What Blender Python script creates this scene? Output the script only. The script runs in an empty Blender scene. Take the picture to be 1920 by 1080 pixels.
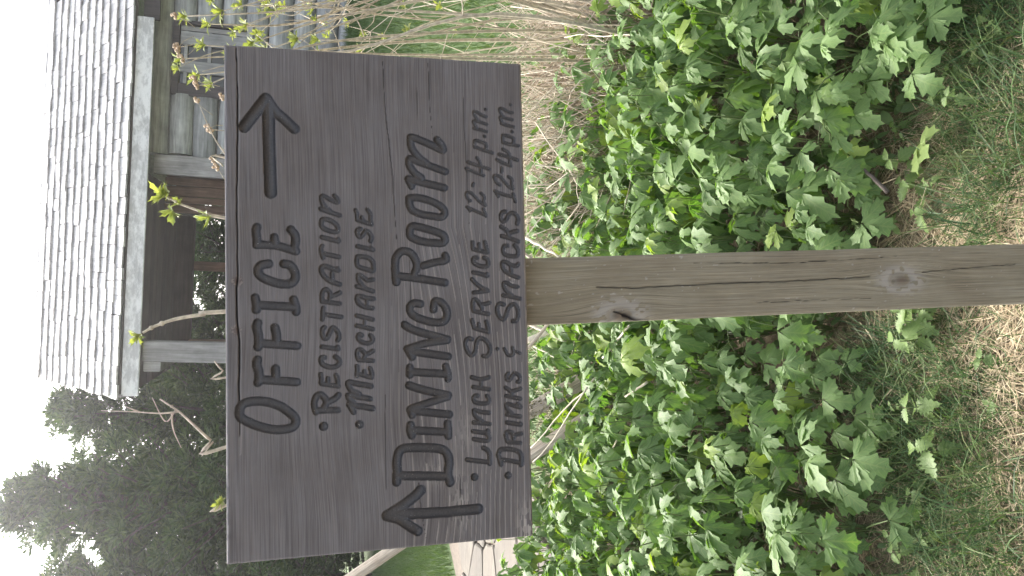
import bpy, math, random
import numpy as np
from mathutils import Vector, Matrix

S = bpy.context.scene
COL = S.collection
# ------------------------------------------------------------------ camera, light, exposure
PITCH, ROLL = math.radians(14.0), math.radians(-2.5)
cam_d = bpy.data.cameras.new('camera'); cam = bpy.data.objects.new('camera', cam_d); COL.objects.link(cam)
fwd = Vector((0, math.cos(PITCH), -math.sin(PITCH)))
up0 = Vector((0, math.sin(PITCH), math.cos(PITCH))); r0 = Vector((1, 0, 0))
right = math.cos(ROLL) * r0 - math.sin(ROLL) * up0
upv = math.cos(ROLL) * up0 + math.sin(ROLL) * r0
ax, ay, az = -upv, right, -fwd            # the phone was held upright: its long side runs down the world
cam.matrix_world = Matrix(((ax.x, ay.x, az.x, 0), (ax.y, ay.y, az.y, 0), (ax.z, ay.z, az.z, 1.35), (0, 0, 0, 1)))
cam_d.sensor_width = 36; cam_d.lens = 28.26; cam_d.clip_end = 1000; cam_d.clip_start = 0.02
S.camera = cam
SUN_EL, SUN_AZ = math.radians(40), math.radians(-28)
w = bpy.data.worlds.new('World'); S.world = w; w.use_nodes = True
nt = w.node_tree; bg = nt.nodes['Background']
sky = nt.nodes.new('ShaderNodeTexSky'); sky.sky_type = 'NISHITA'; sky.sun_disc = False
sky.sun_elevation = SUN_EL; sky.sun_rotation = SUN_AZ % (2 * math.pi)
sky.air_density = 1.0; sky.dust_density = 5.0; sky.ozone_density = 0.6
hsv = nt.nodes.new('ShaderNodeHueSaturation'); hsv.inputs['Saturation'].default_value = 0.4      # thin high cloud: a paler sky
nt.links.new(sky.outputs[0], hsv.inputs['Color']); nt.links.new(hsv.outputs[0], bg.inputs[0]); bg.inputs[1].default_value = 0.13
sun_d = bpy.data.lights.new('sun', 'SUN'); sun = bpy.data.objects.new('sun', sun_d); COL.objects.link(sun)
sun_d.energy = 1.5; sun_d.angle = math.radians(12); sun_d.color = (1, 0.95, 0.88)
sdir = Vector((math.sin(SUN_AZ) * math.cos(SUN_EL), math.cos(SUN_AZ) * math.cos(SUN_EL), math.sin(SUN_EL)))
sun.rotation_euler = (-sdir).to_track_quat('-Z', 'Y').to_euler(); sun.location = (-4, 8, 12)
S.view_settings.view_transform = 'Standard'; S.view_settings.look = 'None'
S.view_settings.gamma = 1; S.view_settings.use_curve_mapping = False
S.view_settings.exposure = 2.3
S.cycles.max_bounces = 8; S.cycles.transparent_max_bounces = 8

rng = np.random.default_rng(11); random.seed(5)
U = lambda a, b: float(rng.uniform(a, b))

# ------------------------------------------------------------------ helpers
def mesh_np(name, verts, faces, smooth=True):
    """verts (n,3); faces an (m,k) array, or a list of arrays of different k"""
    me = bpy.data.meshes.new(name)
    verts = np.ascontiguousarray(verts, dtype=np.float32)
    fl = faces if isinstance(faces, list) else [faces]
    fl = [np.asarray(f, dtype=np.int32) for f in fl if len(f)]
    me.vertices.add(len(verts)); me.vertices.foreach_set('co', verts.ravel())
    loops = np.concatenate([f.ravel() for f in fl]); sizes = np.concatenate([np.full(len(f), f.shape[1], np.int32) for f in fl])
    starts = np.concatenate(([0], np.cumsum(sizes)[:-1])).astype(np.int32)
    me.loops.add(len(loops)); me.loops.foreach_set('vertex_index', loops)
    me.polygons.add(len(sizes)); me.polygons.foreach_set('loop_start', starts)
    me.update(calc_edges=True)
    me.polygons.foreach_set('use_smooth', np.full(len(sizes), smooth, dtype=bool))
    return me

def link(name, me, mat=None, parent=None, loc=(0, 0, 0), rot=None):
    o = bpy.data.objects.new(name, me)
    if mat is not None and not me.materials: me.materials.append(mat)
    COL.objects.link(o); o.location = loc
    if rot is not None: o.rotation_euler = rot
    if parent is not None: o.parent = parent
    return o

def tag(o, label=None, cat=None, group=None, kind=None):
    if label: o['label'] = label
    if cat: o['category'] = cat
    if group: o['group'] = group
    if kind: o['kind'] = kind
    return o

def thing(name, label, cat, loc=(0, 0, 0), group=None):
    return tag(link(name, None, loc=loc), label, cat, group)

def grid_faces(nu, nv):
    i = np.arange(nu - 1)[:, None] * nv + np.arange(nv - 1)[None, :]
    i = i.ravel()
    return np.stack([i, i + nv, i + nv + 1, i + 1], 1)

def tubes(paths, radii, sides=5):
    """paths (n,k,3), radii (n,k): one mesh of n tapered tubes"""
    P = np.asarray(paths, float); n, k, _ = P.shape; R = np.broadcast_to(np.asarray(radii, float), (n, k))
    T = np.gradient(P, axis=1); T /= np.linalg.norm(T, axis=2, keepdims=True) + 1e-9
    ref = np.where(np.abs(T[:, :1, 2:3]) > .9, np.array([1., 0, 0]), np.array([0, 0, 1.]))
    ref = np.broadcast_to(ref, T.shape)
    A = np.cross(T, ref); A /= np.linalg.norm(A, axis=2, keepdims=True) + 1e-9
    B = np.cross(T, A)
    th = np.arange(sides) * 2 * np.pi / sides
    V = P[:, :, None] + R[:, :, None, None] * (A[:, :, None] * np.cos(th)[None, None, :, None] + B[:, :, None] * np.sin(th)[None, None, :, None])
    base = (np.arange(n)[:, None, None] * k + np.arange(k - 1)[None, :, None]) * sides
    s = np.arange(sides)[None, None, :]; s2 = (s + 1) % sides
    F = np.stack([base + s, base + s2, base + s2 + sides, base + s + sides], -1).reshape(-1, 4)
    caps = []
    for e in (0, k - 1):
        c = np.arange(n)[:, None] * k * sides + e * sides + (np.arange(sides)[None, :] if e else np.arange(sides)[None, ::-1])
        caps.append(c)
    return V.reshape(-1, 3), [F] + caps

def ribbons(paths, widths, side):
    """paths (n,k,3), widths (n,k), side (n,3): flat blades"""
    P = np.asarray(paths, float); n, k, _ = P.shape; W = np.broadcast_to(np.asarray(widths, float), (n, k))
    sd = np.asarray(side, float)[:, None, :]
    V = np.stack([P - sd * W[..., None] / 2, P + sd * W[..., None] / 2], 2).reshape(-1, 3)
    b = (np.arange(n)[:, None] * k + np.arange(k - 1)[None, :]).ravel() * 2
    return V, np.stack([b, b + 1, b + 3, b + 2], 1)

def merge(parts):
    vs, fs, off = [], {}, 0
    for V, F in parts:
        vs.append(V)
        for f in (F if isinstance(F, list) else [F]):
            f = np.asarray(f) 
            if len(f): fs.setdefault(f.shape[1], []).append(f + off)
        off += len(V)
    return np.concatenate(vs), [np.concatenate(v) for v in fs.values()]

def box_v(x0, x1, y0, y1, z0, z1, bev=0.0):
    """a box with softened long edges (chamfered in x and z), 12-24 faces"""
    if bev <= 0:
        V = np.array([(x, y, z) for x in (x0, x1) for y in (y0, y1) for z in (z0, z1)])
        F = np.array([(0, 1, 3, 2), (4, 6, 7, 5), (0, 4, 5, 1), (2, 3, 7, 6), (0, 2, 6, 4), (1, 5, 7, 3)])
        return V, [F]
    b = bev
    prof = [(x0 + b, z0), (x1 - b, z0), (x1, z0 + b), (x1, z1 - b), (x1 - b, z1), (x0 + b, z1), (x0, z1 - b), (x0, z0 + b)]
    rings = []
    for y, s in ((y0, b), (y0 + b, 0), (y1 - b, 0), (y1, b)):
        cx, cz = (x0 + x1) / 2, (z0 + z1) / 2
        for px, pz in prof:
            rings.append((px + (np.sign(cx - px) * s * .6), y, pz + np.sign(cz - pz) * s * .6))
    V = np.array(rings); F = []
    for r in range(3):
        for i in range(8):
            j = (i + 1) % 8
            F.append((r * 8 + i, r * 8 + j, (r + 1) * 8 + j, (r + 1) * 8 + i))
    return V, [np.array(F), np.array([list(range(7, -1, -1)), [24 + i for i in range(8)]])]

def smooth01(a, b, x):
    t = np.clip((np.asarray(x, float) - a) / (b - a), 0, 1)
    return t * t * (3 - 2 * t)

def vnoise(x, y, seed=0):
    """cheap smooth value noise"""
    x = np.asarray(x, float); y = np.asarray(y, float)
    xi, yi = np.floor(x), np.floor(y); fx, fy = x - xi, y - yi
    fx = fx * fx * (3 - 2 * fx); fy = fy * fy * (3 - 2 * fy)
    def h(a, b):
        s = np.sin(a * 127.1 + b * 311.7 + seed * 74.7) * 43758.5453
        return s - np.floor(s)
    return (h(xi, yi) * (1 - fx) + h(xi + 1, yi) * fx) * (1 - fy) + (h(xi, yi + 1) * (1 - fx) + h(xi + 1, yi + 1) * fx) * fy

def terrain(x, y):
    x = np.asarray(x, float); y = np.asarray(y, float)
    z = smooth01(4.6, 12.6, y) * (0.2 + 0.78 * smooth01(-4, 3.5, x))
    return z + 0.02 * (vnoise(x * 1.7, y * 1.7, 3) - .5) * smooth01(.5, 2, np.abs(y) + .01)

# ------------------------------------------------------------------ materials
def new_mat(name):
    m = bpy.data.materials.new(name); m.use_nodes = True
    n = m.node_tree.nodes; l = m.node_tree.links
    return m, n, l, n['Principled BSDF']

def ramp(n, stops, interp='LINEAR'):
    r = n.new('ShaderNodeValToRGB'); cr = r.color_ramp; cr.interpolation = interp
    while len(cr.elements) > 1: cr.elements.remove(cr.elements[-1])
    cr.elements[0].position = stops[0][0]; cr.elements[0].color = (*stops[0][1], 1)
    for p, c in stops[1:]:
        e = cr.elements.new(p); e.color = (*c, 1)
    return r

def mix(n, l, fac, a, b, mode='MIX'):
    m = n.new('ShaderNodeMix'); m.data_type = 'RGBA'; m.blend_type = mode
    for sock, v in ((m.inputs[0], fac), (m.inputs[6], a), (m.inputs[7], b)):
        if hasattr(v, 'is_output'): l.new(v, sock)
        elif isinstance(v, (int, float)): sock.default_value = v
        else: sock.default_value = (*v, 1)
    return m.outputs[2]

def noise(n, l, vec, scale, detail=4, rough=.6, dist=0):
    t = n.new('ShaderNodeTexNoise'); t.inputs['Scale'].default_value = scale; t.inputs['Detail'].default_value = detail
    t.inputs['Roughness'].default_value = rough; t.inputs['Distortion'].default_value = dist
    if vec is not None: l.new(vec, t.inputs['Vector'])
    return t.outputs['Fac']

def mapping(n, l, src, scale):
    m = n.new('ShaderNodeMapping'); m.inputs['Scale'].default_value = scale; l.new(src, m.inputs['Vector']); return m.outputs[0]

def math_n(n, l, op, a, b=0.5):
    m = n.new('ShaderNodeMath'); m.operation = op
    for s, v in ((m.inputs[0], a), (m.inputs[1], b)):
        if hasattr(v, 'is_output'): l.new(v, s)
        else: s.default_value = v
    return m.outputs[0]

def bump(n, l, h, strength, dist, bsdf):
    b = n.new('ShaderNodeBump'); b.inputs['Strength'].default_value = strength; b.inputs['Distance'].default_value = dist
    l.new(h, b.inputs['Height']); l.new(b.outputs[0], bsdf.inputs['Normal']); return b

def attr(n, name):
    a = n.new('ShaderNodeAttribute'); a.attribute_name = name; return a

def board_mat(name, dark, mid, light, fine=900, broad=60, hi=(.3, .27, .25), rough=.75):
    """weathered timber: the grain runs along the mesh's own 'grain' coordinate (across, along, depth in metres)"""
    m, n, l, b = new_mat(name)
    g = attr(n, 'grain').outputs['Vector']
    f1 = noise(n, l, mapping(n, l, g, (fine, 9, 4)), 1, 3, .6)
    f2 = noise(n, l, mapping(n, l, g, (broad, 2.2, 3)), 1, 4, .6, .3)
    f3 = noise(n, l, mapping(n, l, g, (11, 8, 4)), 1, 4, .6)
    base = ramp(n, [(.1, dark), (.5, mid), (.9, light)]); l.new(f2, base.inputs[0])
    st = ramp(n, [(.33, (.62, .6, .6)), (.5, (1, 1, 1)), (.72, (1.32, 1.3, 1.28))]); l.new(f1, st.inputs[0])
    c = mix(n, l, 1, base.outputs[0], st.outputs[0], 'MULTIPLY')
    pr = ramp(n, [(.3, (.85, .81, .79)), (.6, (1.08, 1.08, 1.1))]); l.new(f3, pr.inputs[0])
    c = mix(n, l, 1, c, pr.outputs[0], 'MULTIPLY')
    wr = attr(n, 'wear')                      # r: dirt in cracks, g: bare pale wood, b: knot
    sep = n.new('ShaderNodeSeparateColor'); l.new(wr.outputs['Color'], sep.inputs[0])
    c = mix(n, l, sep.outputs[1], c, hi)
    c = mix(n, l, sep.outputs[2], c, (.075, .05, .042))
    c = mix(n, l, sep.outputs[0], c, (.012, .01, .01))
    l.new(c, b.inputs['Base Color']); b.inputs['Roughness'].default_value = rough
    b.inputs['Specular IOR Level'].default_value = .35
    h = math_n(n, l, 'ADD', math_n(n, l, 'MULTIPLY', f1, .6), f2)
    bump(n, l, h, .5, .0006, b)
    return m

def obj_wood(name, dark, light, axis=0, rough=.8, warm=None):
    """timber on building parts; axis = the way the grain runs in object space"""
    m, n, l, b = new_mat(name)
    tc = n.new('ShaderNodeTexCoord'); oi = n.new('ShaderNodeObjectInfo')
    add = n.new('ShaderNodeVectorMath'); add.operation = 'ADD'; l.new(tc.outputs['Object'], add.inputs[0])
    cmb = n.new('ShaderNodeCombineXYZ')
    for i in range(3): l.new(math_n(n, l, 'MULTIPLY', oi.outputs['Random'], 31.0 + 7 * i), cmb.inputs[i])
    l.new(cmb.outputs[0], add.inputs[1])
    sc = [26, 26, 26]; sc[axis] = 1.6
    f = noise(n, l, mapping(n, l, add.outputs[0], tuple(sc)), 1, 5, .65, .4)
    f2 = noise(n, l, add.outputs[0], 3.5, 4, .6)
    r = ramp(n, [(.3, dark), (.7, light)]); l.new(f, r.inputs[0])
    rr = ramp(n, [(.3, (.7, .7, .7)), (.7, (1.15, 1.15, 1.15))]); l.new(f2, rr.inputs[0])
    c = mix(n, l, 1, r.outputs[0], rr.outputs[0], 'MULTIPLY')
    vr = ramp(n, [(0, (.75, .75, .76)), (1, (1.2, 1.2, 1.18))]); l.new(oi.outputs['Random'], vr.inputs[0])
    c = mix(n, l, 1, c, vr.outputs[0], 'MULTIPLY')
    l.new(c, b.inputs['Base Color']); b.inputs['Roughness'].default_value = rough
    bump(n, l, f, .6, .01, b)
    return m

def leaf_mat(name, a, bcol, young=None, trans=.35, vein=.4, rough=.45, per_island=False):
    m, n, l, b = new_mat(name)
    oi = n.new('ShaderNodeObjectInfo'); geo = n.new('ShaderNodeNewGeometry')
    rnd = geo.outputs['Random Per Island'] if per_island else oi.outputs['Random']
    st = [(0, a), (.75, bcol)]
    if young: st += [(.88, bcol), (.91, young), (1, young)]
    r = ramp(n, st); l.new(rnd, r.inputs[0])
    tc = n.new('ShaderNodeTexCoord')
    blot = noise(n, l, tc.outputs['Object'], 60, 3, .6)
    br = ramp(n, [(.3, (.78, .8, .8)), (.7, (1.16, 1.12, 1.1))]); l.new(blot, br.inputs[0])
    c = mix(n, l, 1, r.outputs[0], br.outputs[0], 'MULTIPLY')
    hgt = blot
    if vein:
        sp = n.new('ShaderNodeSeparateXYZ'); l.new(tc.outputs['UV'], sp.inputs[0])
        au = math_n(n, l, 'ABSOLUTE', math_n(n, l, 'SUBTRACT', sp.outputs[0], .5))
        fr = math_n(n, l, 'FRACT', math_n(n, l, 'SUBTRACT', math_n(n, l, 'MULTIPLY', sp.outputs[1], 6.5), math_n(n, l, 'MULTIPLY', au, 3.2)))
        v1 = math_n(n, l, 'LESS_THAN', math_n(n, l, 'ABSOLUTE', math_n(n, l, 'SUBTRACT', fr, .5)), .07)
        v2 = math_n(n, l, 'LESS_THAN', au, .035)
        v = math_n(n, l, 'MAXIMUM', v1, v2)
        c = mix(n, l, math_n(n, l, 'MULTIPLY', v, vein), c, (.2, .27, .09))
        hgt = math_n(n, l, 'SUBTRACT', blot, v)
    back = mix(n, l, .45, c, (.15, .2, .09))
    c2 = mix(n, l, geo.outputs['Backfacing'], c, back)
    l.new(c2, b.inputs['Base Color']); b.inputs['Roughness'].default_value = rough; b.inputs['Specular IOR Level'].default_value = .24
    bump(n, l, hgt, .35, .001, b)
    tr = n.new('ShaderNodeBsdfTranslucent'); tcx = mix(n, l, 1, c, (1.5, 1.55, .6), 'MULTIPLY'); l.new(tcx, tr.inputs['Color'])
    ms = n.new('ShaderNodeMixShader'); ms.inputs[0].default_value = trans
    l.new(b.outputs[0], ms.inputs[1]); l.new(tr.outputs[0], ms.inputs[2]); l.new(ms.outputs[0], n['Material Output'].inputs[0])
    return m

def island_mat(name, cols, rough=.8, trans=0):
    m, n, l, b = new_mat(name)
    geo = n.new('ShaderNodeNewGeometry')
    r = ramp(n, [(i / max(1, len(cols) - 1), c) for i, c in enumerate(cols)]); l.new(geo.outputs['Random Per Island'], r.inputs[0])
    tc = n.new('ShaderNodeTexCoord'); f = noise(n, l, tc.outputs['Object'], 40, 3, .6)
    br = ramp(n, [(.3, (.75, .75, .75)), (.7, (1.15, 1.15, 1.15))]); l.new(f, br.inputs[0])
    c = mix(n, l, 1, r.outputs[0], br.outputs[0], 'MULTIPLY')
    l.new(c, b.inputs['Base Color']); b.inputs['Roughness'].default_value = rough; b.inputs['Specular IOR Level'].default_value = .3
    if trans:
        tr = n.new('ShaderNodeBsdfTranslucent'); l.new(mix(n, l, 1, c, (1.4, 1.4, .7), 'MULTIPLY'), tr.inputs['Color'])
        ms = n.new('ShaderNodeMixShader'); ms.inputs[0].default_value = trans
        l.new(b.outputs[0], ms.inputs[1]); l.new(tr.outputs[0], ms.inputs[2]); l.new(ms.outputs[0], n['Material Output'].inputs[0])
    return m

def plain_mat(name, col, rough=.7, var=.25, scale=30):
    m, n, l, b = new_mat(name)
    tc = n.new('ShaderNodeTexCoord'); f = noise(n, l, tc.outputs['Object'], scale, 4, .6)
    r = ramp(n, [(.3, tuple(c * (1 - var) for c in col)), (.7, tuple(c * (1 + var) for c in col))]); l.new(f, r.inputs[0])
    l.new(r.outputs[0], b.inputs['Base Color']); b.inputs['Roughness'].default_value = rough
    bump(n, l, f, .3, .004, b)
    return m

M_sign = board_mat('stained_sign_wood', (.08, .075, .075), (.107, .102, .104), (.133, .128, .131), fine=1000, broad=40, hi=(.3, .28, .26))
M_post = board_mat('weathered_post_wood', (.13, .12, .085), (.19, .175, .128), (.245, .229, .18), fine=1300, broad=140, hi=(.3, .29, .27), rough=.85)
def chipped_paint():
    m, n, l, b = new_mat('dark_groove_paint')
    tc = n.new('ShaderNodeTexCoord'); q = tc.outputs['Object']
    f = noise(n, l, q, 420, 4, .7); f2 = noise(n, l, mapping(n, l, q, (60, 900, 700)), 1, 3, .6); sp = noise(n, l, q, 640, 2, .5); big = noise(n, l, q, 18, 3, .6)
    c = ramp(n, [(.3, (.02, .02, .022)), (.7, (.047, .045, .049))]); l.new(f, c.inputs[0])
    g = ramp(n, [(.55, (0, 0, 0)), (.75, (.5, .5, .5))]); l.new(f2, g.inputs[0])
    c1 = mix(n, l, g.outputs[0], c.outputs[0], (.055, .052, .053))
    s = math_n(n, l, 'GREATER_THAN', math_n(n, l, 'ADD', sp, math_n(n, l, 'MULTIPLY', big, .22)), .845)
    l.new(mix(n, l, s, c1, (.34, .33, .32)), b.inputs['Base Color']); b.inputs['Roughness'].default_value = .48
    bump(n, l, f2, .45, .0012, b); return m
M_paint = chipped_paint()
M_shingle = obj_wood('weathered_shingle', (.3, .295, .29), (.56, .55, .54), 1, .55)
M_deck = obj_wood('roof_board', (.06, .05, .045), (.13, .11, .1), 0)
M_grey = obj_wood('grey_timber', (.2, .19, .18), (.42, .41, .4), 2)
def flaking():
    m, n, l, b = new_mat('flaking_fascia_paint')
    tc = n.new('ShaderNodeTexCoord'); q = tc.outputs['Object']
    f = noise(n, l, mapping(n, l, q, (7, 20, 16)), 1, 6, .7); big = noise(n, l, mapping(n, l, q, (.9, 1, 1)), 1, 2, .5); gr = noise(n, l, mapping(n, l, q, (1.5, 30, 40)), 1, 4, .6)
    s = math_n(n, l, 'ADD', f, math_n(n, l, 'MULTIPLY', math_n(n, l, 'SUBTRACT', big, .5), .55))
    r = ramp(n, [(.42, (.15, .15, .15)), (.6, (.9, .9, .9))]); l.new(s, r.inputs[0])
    wd = ramp(n, [(.3, (.3, .3, .3)), (.7, (.46, .455, .45))]); l.new(gr, wd.inputs[0])
    l.new(mix(n, l, r.outputs[0], wd.outputs[0], (.74, .74, .73)), b.inputs['Base Color']); b.inputs['Roughness'].default_value = .7
    bump(n, l, f, .5, .006, b); return m
M_fascia = flaking()
M_log = obj_wood('weathered_log', (.2, .205, .2), (.5, .51, .5), 0)
M_chink = plain_mat('mortar_chinking', (.3, .3, .29), .9)
M_brown = obj_wood('brown_plank', (.13, .078, .052), (.28, .18, .13), 2)
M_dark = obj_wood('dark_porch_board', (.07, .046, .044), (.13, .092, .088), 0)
M_white = obj_wood('worn_white_sash', (.22, .22, .22), (.42, .42, .42), 2)
M_casing = obj_wood('dark_window_casing', (.05, .042, .045), (.1, .085, .085), 2)
M_leaf = leaf_mat('coneflower_leaf', (.062, .142, .034), (.112, .21, .052), (.2, .29, .025), trans=.36, rough=.52)
M_petiole = plain_mat('leaf_stalk', (.11, .15, .05), .5)
M_pale = leaf_mat('pale_leaf', (.17, .24, .07), (.2, .27, .08), trans=.3, vein=.35)
M_seed = leaf_mat('seedling_leaf', (.085, .155, .036), (.13, .21, .05), trans=.3, vein=.35)
M_cover = leaf_mat('ground_cover_leaf', (.045, .09, .028), (.08, .14, .045), trans=.25, vein=0, per_island=True)
M_bud = leaf_mat('young_elder_leaf', (.19, .225, .07), (.27, .3, .11), trans=.35, vein=0)
M_needle = island_mat('evergreen_spray', [(.018, .042, .013), (.038, .078, .02), (.066, .118, .032), (.105, .15, .046)], .7, .2)
M_trunk = plain_mat('rough_bark', (.07, .055, .045), .9, .4, 20)
M_grass = island_mat('grass_blade', [(.03, .065, .022), (.05, .1, .032), (.08, .135, .04), (.13, .15, .06)], .55, .25)
M_lawn = island_mat('lawn_blade', [(.05, .095, .03), (.075, .125, .036), (.1, .145, .055)], .6, .3)
M_straw = island_mat('dry_straw', [(.2, .14, .08), (.34, .27, .165), (.46, .385, .255), (.29, .22, .13)], .75)
M_stalk = island_mat('dead_stalk', [(.2, .15, .1), (.42, .35, .26), (.6, .53, .42), (.34, .27, .2)], .75)
M_bark = plain_mat('elder_bark', (.4, .35, .27), .75, .35, 60)
M_flower = plain_mat('dried_flower', (.42, .32, .22), .8, .3, 80)
M_rail = board_mat('split_rail_wood', (.17, .14, .11), (.3, .26, .2), (.42, .38, .32), fine=300, broad=70, hi=(.4, .36, .3), rough=.85)
M_moss = plain_mat('moss', (.12, .11, .03), .9, .4, 90)
M_stone = obj_wood('flagstone', (.095, .08, .06), (.13, .112, .088), 0, .85)
M_glass, _n, _l, _b = new_mat('dark_window_glass')
_b.inputs['Base Color'].default_value = (.02, .022, .025, 1); _b.inputs['Roughness'].default_value = .06

# ground: one sheet with soil, thatch and turf where they lie
M_ground, n, l, b = new_mat('ground_soil_and_turf')
geo = n.new('ShaderNodeNewGeometry'); pos = geo.outputs['Position']
a1 = noise(n, l, pos, 6, 6, .65); a2 = noise(n, l, pos, 70, 4, .7); a3 = noise(n, l, pos, 1.1, 4, .6); a4 = noise(n, l, mapping(n, l, pos, (1, 1, .2)), 26, 5, .7)
soil = ramp(n, [(.3, (.05, .038, .026)), (.5, (.15, .115, .073)), (.72, (.26, .21, .135))]); l.new(a2, soil.inputs[0])
turf = ramp(n, [(.25, (.04, .075, .022)), (.5, (.075, .125, .035)), (.75, (.115, .165, .06))]); l.new(a4, turf.inputs[0])
big = ramp(n, [(.35, (.8, .85, .8)), (.65, (1.15, 1.1, 1.1))]); l.new(a3, big.inputs[0])
turf_c = mix(n, l, 1, turf.outputs[0], big.outputs[0], 'MULTIPLY')
sp = n.new('ShaderNodeSeparateXYZ'); l.new(pos, sp.inputs[0])
far = math_n(n, l, 'ADD', sp.outputs[1], math_n(n, l, 'MULTIPLY', a1, 1.2))
fr = ramp(n, [(0, (0, 0, 0)), (1, (1, 1, 1))]); mr = n.new('ShaderNodeMapRange'); mr.inputs[1].default_value = 4.6; mr.inputs[2].default_value = 5.4; l.new(far, mr.inputs[0])
l.new(mix(n, l, mr.outputs[0], soil.outputs[0], turf_c), b.inputs['Base Color']); b.inputs['Roughness'].default_value = .95
bump(n, l, a2, .6, .02, b)

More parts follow.
